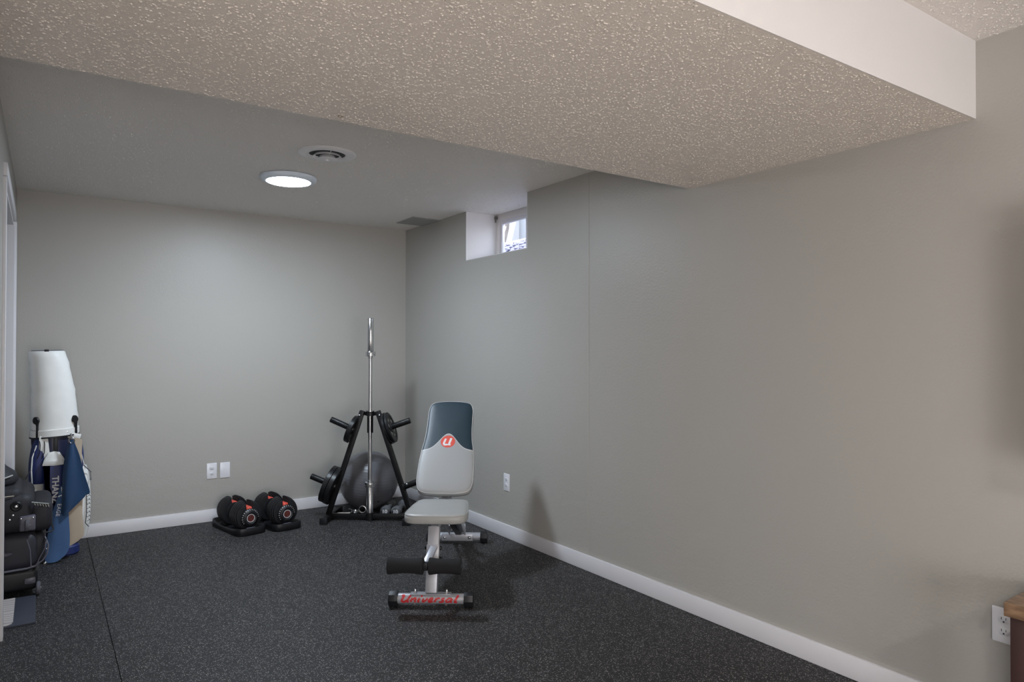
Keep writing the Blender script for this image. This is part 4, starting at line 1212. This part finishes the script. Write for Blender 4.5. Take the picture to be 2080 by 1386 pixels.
bt = towel('golf_towel', 'tan towel hanging below the deep blue towel', M_tan, [
    [(.150, 5.050, .735), (.175, 5.045, .74), (.200, 5.050, .735), (.220, 5.060, .725)],
    [(.150, 5.045, .60), (.175, 5.038, .60), (.200, 5.045, .60), (.218, 5.055, .60)],
    [(.140, 5.040, .40), (.170, 5.034, .40), (.205, 5.040, .40), (.225, 5.050, .40)],
    [(.130, 5.035, .26), (.165, 5.028, .26), (.205, 5.036, .26), (.222, 5.045, .27)],
    [(.132, 5.035, .15), (.170, 5.025, .14), (.215, 5.036, .15), (.232, 5.045, .17)],
    [(.138, 5.035, .09), (.160, 5.025, .085), (.200, 5.034, .105), (.230, 5.042, .13)]])
bm = bmesh.new()
add_sweep(bm, [(.166 + .014 * math.cos(a), 5.012, .728 + .016 * math.sin(a)) for a in [2 * PI * k / 20 for k in range(21)]], .003, 6, False)
add_cyl(bm, (.166, 5.012, .744), (.160, 5.02, .770), .005, n=8)
ck = finish('towel_clip', bm, M_chrome, None); ck['label'] = 'small metal ring clip holding the blue towel on the golf bag'; ck['category'] = 'clip'

# ------------------------------------------------------------------ luggage in the closet opening
def soft_box(bm, x0, x1, y0, y1, z0, z1, r=0.05, bulge=0.0, seg=4):
    add_box(bm, x0, x1, y0, y1, z0, z1, r, seg)
# lower wheeled suitcase lying down
Lg = thing('wheeled_suitcase', 'charcoal wheeled suitcase lying flat, lower of the two in the closet opening', 'suitcase', (0, 4.42, 0))
bm = bmesh.new(); soft_box(bm, -0.62, 0.000, 0.0, 0.46, 0.025, 0.135, 0.022); finish('base_shell', bm, M_blackplastic, Lg)
bm = bmesh.new(); soft_box(bm, -0.63, -0.002, -0.012, 0.47, 0.136, 0.328, 0.045); bd = finish('body', bm, M_fabric_g, Lg)
bm = bmesh.new(); add_sweep(bm, [(-.60, -.014, .142), (-.2, -.018, .142), (-.05, -.018, .146), (-.008, -.010, .152), (.004, .03, .158), (.006, .2, .158)], .006, 8); finish('piping', bm, M_greyplastic, Lg)
bm = bmesh.new(); add_sweep(bm, [(-.05, -.016, .300), (-.035, -.018, .24), (-.03, -.018, .155)], .0035, 6); finish('corner_seam', bm, M_greyplastic, Lg)
bm = bmesh.new(); soft_box(bm, -0.035, 0.034, 0.02, 0.40, 0.150, 0.315, 0.03); finish('side_pocket', bm, M_fabric_k, Lg)
bm = bmesh.new()
Me = Matrix.Translation((-.138, -.016, .232)) @ Matrix.Diagonal((1, .5, .45, 1))
bmesh.ops.create_uvsphere(bm, u_segments=18, v_segments=10, radius=.028, matrix=Me); finish('grip', bm, M_greyplastic, Lg)
def wheel(par, c, r, w, ax=(1, 0, 0), hub=M_chrome):
    a = Vector(ax); c = Vector(c)
    bm = bmesh.new(); M = axis_matrix(c - a * w / 2, c + a * w / 2)
    add_lathe(bm, [(0, 0), (r - .006, 0), (r, .005), (r, w - .005), (r - .006, w), (0, w)], M, 28); wh = finish('wheel', bm, M_wheel, par)
    bm = bmesh.new(); add_cyl(bm, c + a * (w / 2), c + a * (w / 2 + .004), .007, n=12, bev=.001); finish('hub', bm, hub, wh)
wheel(Lg, (0.002, -0.012, 0.0345), 0.0345, 0.020)
wheel(Lg, (-0.56, -0.012, 0.0345), 0.0345, 0.020)
bm = bmesh.new(); add_box(bm, -0.058, -0.010, -0.008, 0.03, 0.060, 0.092, 0.006); finish('wheel_bracket', bm, M_greyplastic, Lg)
bm = bmesh.new(); add_sweep(bm, [(.030, .03, .29), (.044, .00, .25), (.040, -.01, .21), (.020, -.012, .175), (-.01, -.016, .16)], .0045, 6); add_sweep(bm, [(.034, .0, .27), (.030, -.02, .24), (.010, -.02, .20), (-.005, -.02, .165)], .003, 6); finish('strap_loop', bm, M_greyplastic, Lg)
bm = bmesh.new(); bmesh.ops.create_uvsphere(bm, u_segments=12, v_segments=8, radius=.009, matrix=Matrix.Translation((.030, -.014, .160))); bmesh.ops.create_uvsphere(bm, u_segments=12, v_segments=8, radius=.005, matrix=Matrix.Translation((.036, -.012, .235))); finish('zipper_pull', bm, M_chrome, Lg)

# upper bag on top
Ub = thing('wheeled_duffel_bag', 'black wheeled duffel bag lying on the charcoal suitcase', 'duffel bag', (0, 4.42, 0.330))
bm = bmesh.new(); soft_box(bm, -0.62, -0.018, -0.020, 0.46, 0.0, 0.205, 0.05); finish('body', bm, M_fabric_k, Ub)
bm = bmesh.new(); soft_box(bm, -0.60, -0.070, -0.005, 0.44, 0.15, 0.238, 0.042); finish('top_flap', bm, M_fabric_k, Ub)
bm = bmesh.new(); soft_box(bm, -0.042, 0.062, 0.00, 0.40, -0.004, 0.150, 0.035); finish('end_pocket', bm, M_fabric_k, Ub)
bm = bmesh.new(); soft_box(bm, -0.082, -0.012, -0.030, 0.03, 0.012, 0.092, 0.010); hs = finish('wheel_housing', bm, M_greyplastic, Ub)
wheel(Ub, (-0.048, -0.034, 0.044), 0.030, 0.020)
for sx in (-.073, -.022):
    bm = bmesh.new(); add_lathe(bm, [(0.005, 0), (.004, .003), (0, .004)], axis_matrix((sx, -.0295, .080), (sx, -1, .080)), 10); finish('rivet', bm, M_chrome, hs)
bm = bmesh.new(); add_lathe(bm, [(0.026, 0), (.026, .005), (.020, .010), (.013, .008), (.010, .012), (0, .013)], axis_matrix((-.095, -.018, .146), (-.095, -1, .146)), 24); finish('foot_stud', bm, M_blackplastic, Ub)
bm = bmesh.new(); add_lathe(bm, [(0.007, 0.011), (.006, .0145), (0, .015)], axis_matrix((-.095, -.018, .146), (-.095, -1, .146)), 12); finish('stud_screw', bm, M_chrome, Ub)
for sx, sz in ((-.108, .100), (-.122, .078)):
    bm = bmesh.new(); add_lathe(bm, [(0.006, 0), (.005, .002), (0, .003)], axis_matrix((sx, -.019, sz), (sx, -1, sz)), 10); finish('rivet', bm, M_chrome, Ub)
bm = bmesh.new(); add_sweep(bm, [(-.16, -.016, .196), (-.13, -.014, .199), (-.105, -.010, .198)], .003, 6); finish('piping', bm, mat('cream_piping', (0.5, 0.46, 0.38), 0.6), Ub)
bm = bmesh.new()
for k in range(6):
    add_sweep(bm, [(-.022 + k * .012, -.012 + .004 * k, .160 - k * .004), (-.014 + k * .012, -.014 + .004 * k, .140 - k * .004)], .0035, 5)
add_sweep(bm, [(-.03, -.016, .158), (.0, -.010, .150), (.045, .01, .135)], .0035, 6)
finish('zipper', bm, mat('dull_zipper_metal', (0.32, 0.32, 0.30), 0.4, 0.8), Ub)
bm = bmesh.new(); add_sweep(bm, [(.055, .03, .04), (.066, .02, .0), (.060, .01, -.012), (.030, .0, -.012)], .004, 6); finish('loop', bm, M_fabric_k, Ub)

# slumped black bag on top, with a pointed end
Pb = thing('garment_bag', 'black pointed soft bag lying on top of the duffel bag', 'bag', (-0.225, 4.62, 0.5695))
bm = bmesh.new()
loft(bm, [(0.0, 0, 0.0, .120, .14, 2.6), (0.0, 0, .012, .135, .15, 2.6), (-.004, 0, .05, .130, .13, 2.4), (-.020, 0, .09, .100, .10), (-.030, 0, .16, .078, .075), (-.045, 0, .24, .058, .05), (-.060, 0, .31, .038, .03), (-.066, 0, .335, .012, .012)], 24)
finish('body', bm, M_fabric_k, Pb, angle=80)
bm = bmesh.new(); add_sweep(bm, [(-.02, -.150, .030), (.04, -.149, .034), (.085, -.128, .044), (.11, -.10, .050)], .004, 6); finish('zipper', bm, mat('pale_zipper', (0.45, 0.44, 0.42), 0.5), Pb)

# board and printed sheet on the floor in front of the suitcase
bd = thing('floor_board', 'dark slate flat board lying on the floor before the suitcase', 'board', (-0.125, 4.165, 0))
bm = bmesh.new(); add_box(bm, -0.50, 0.117, -0.215, 0.215, 0.0, 0.010, 0.002); finish('panel', bm, M_board, bd)
def sheet_mat():
    m = bpy.data.materials.new('printed_sheet'); m.use_nodes = True
    nt = m.node_tree; N = nt.nodes.new; L = nt.links.new
    b = nt.nodes['Principled BSDF']; b.inputs['Roughness'].default_value = 0.5
    tc = N('ShaderNodeTexCoord'); w = N('ShaderNodeTexWave'); w.inputs['Scale'].default_value = 9; w.inputs['Distortion'].default_value = 6; w.inputs['Detail'].default_value = 2; w.bands_direction = 'Y'
    L(tc.outputs['Object'], w.inputs['Vector'])
    cr = N('ShaderNodeValToRGB'); cr.color_ramp.elements[0].color = (0.30, 0.27, 0.27, 1); cr.color_ramp.elements[0].position = 0.0
    cr.color_ramp.elements[1].color = (0.50, 0.46, 0.44, 1); cr.color_ramp.elements[1].position = 0.35
    L(w.outputs['Fac'], cr.inputs[0]); L(cr.outputs[0], b.inputs['Base Color'])
    return m
sh_ = pad('printed_sheet', sheet_mat(), [(-.30, -.205), (.005, -.205), (.024, -.190), (.030, -.165), (.030, .205), (-.30, .205)], [(0, .0102), (0, .0135), (.001, .014)], bd, None, 30)
pad('orange_mark', mat('orange_print', (0.55, 0.12, 0.04), 0.5), catmull([(-.05, -.10), (-.015, -.06), (-.02, .0), (-.06, .03), (-.08, -.03)], 4), [(0, .0141), (0, .0146)], bd)
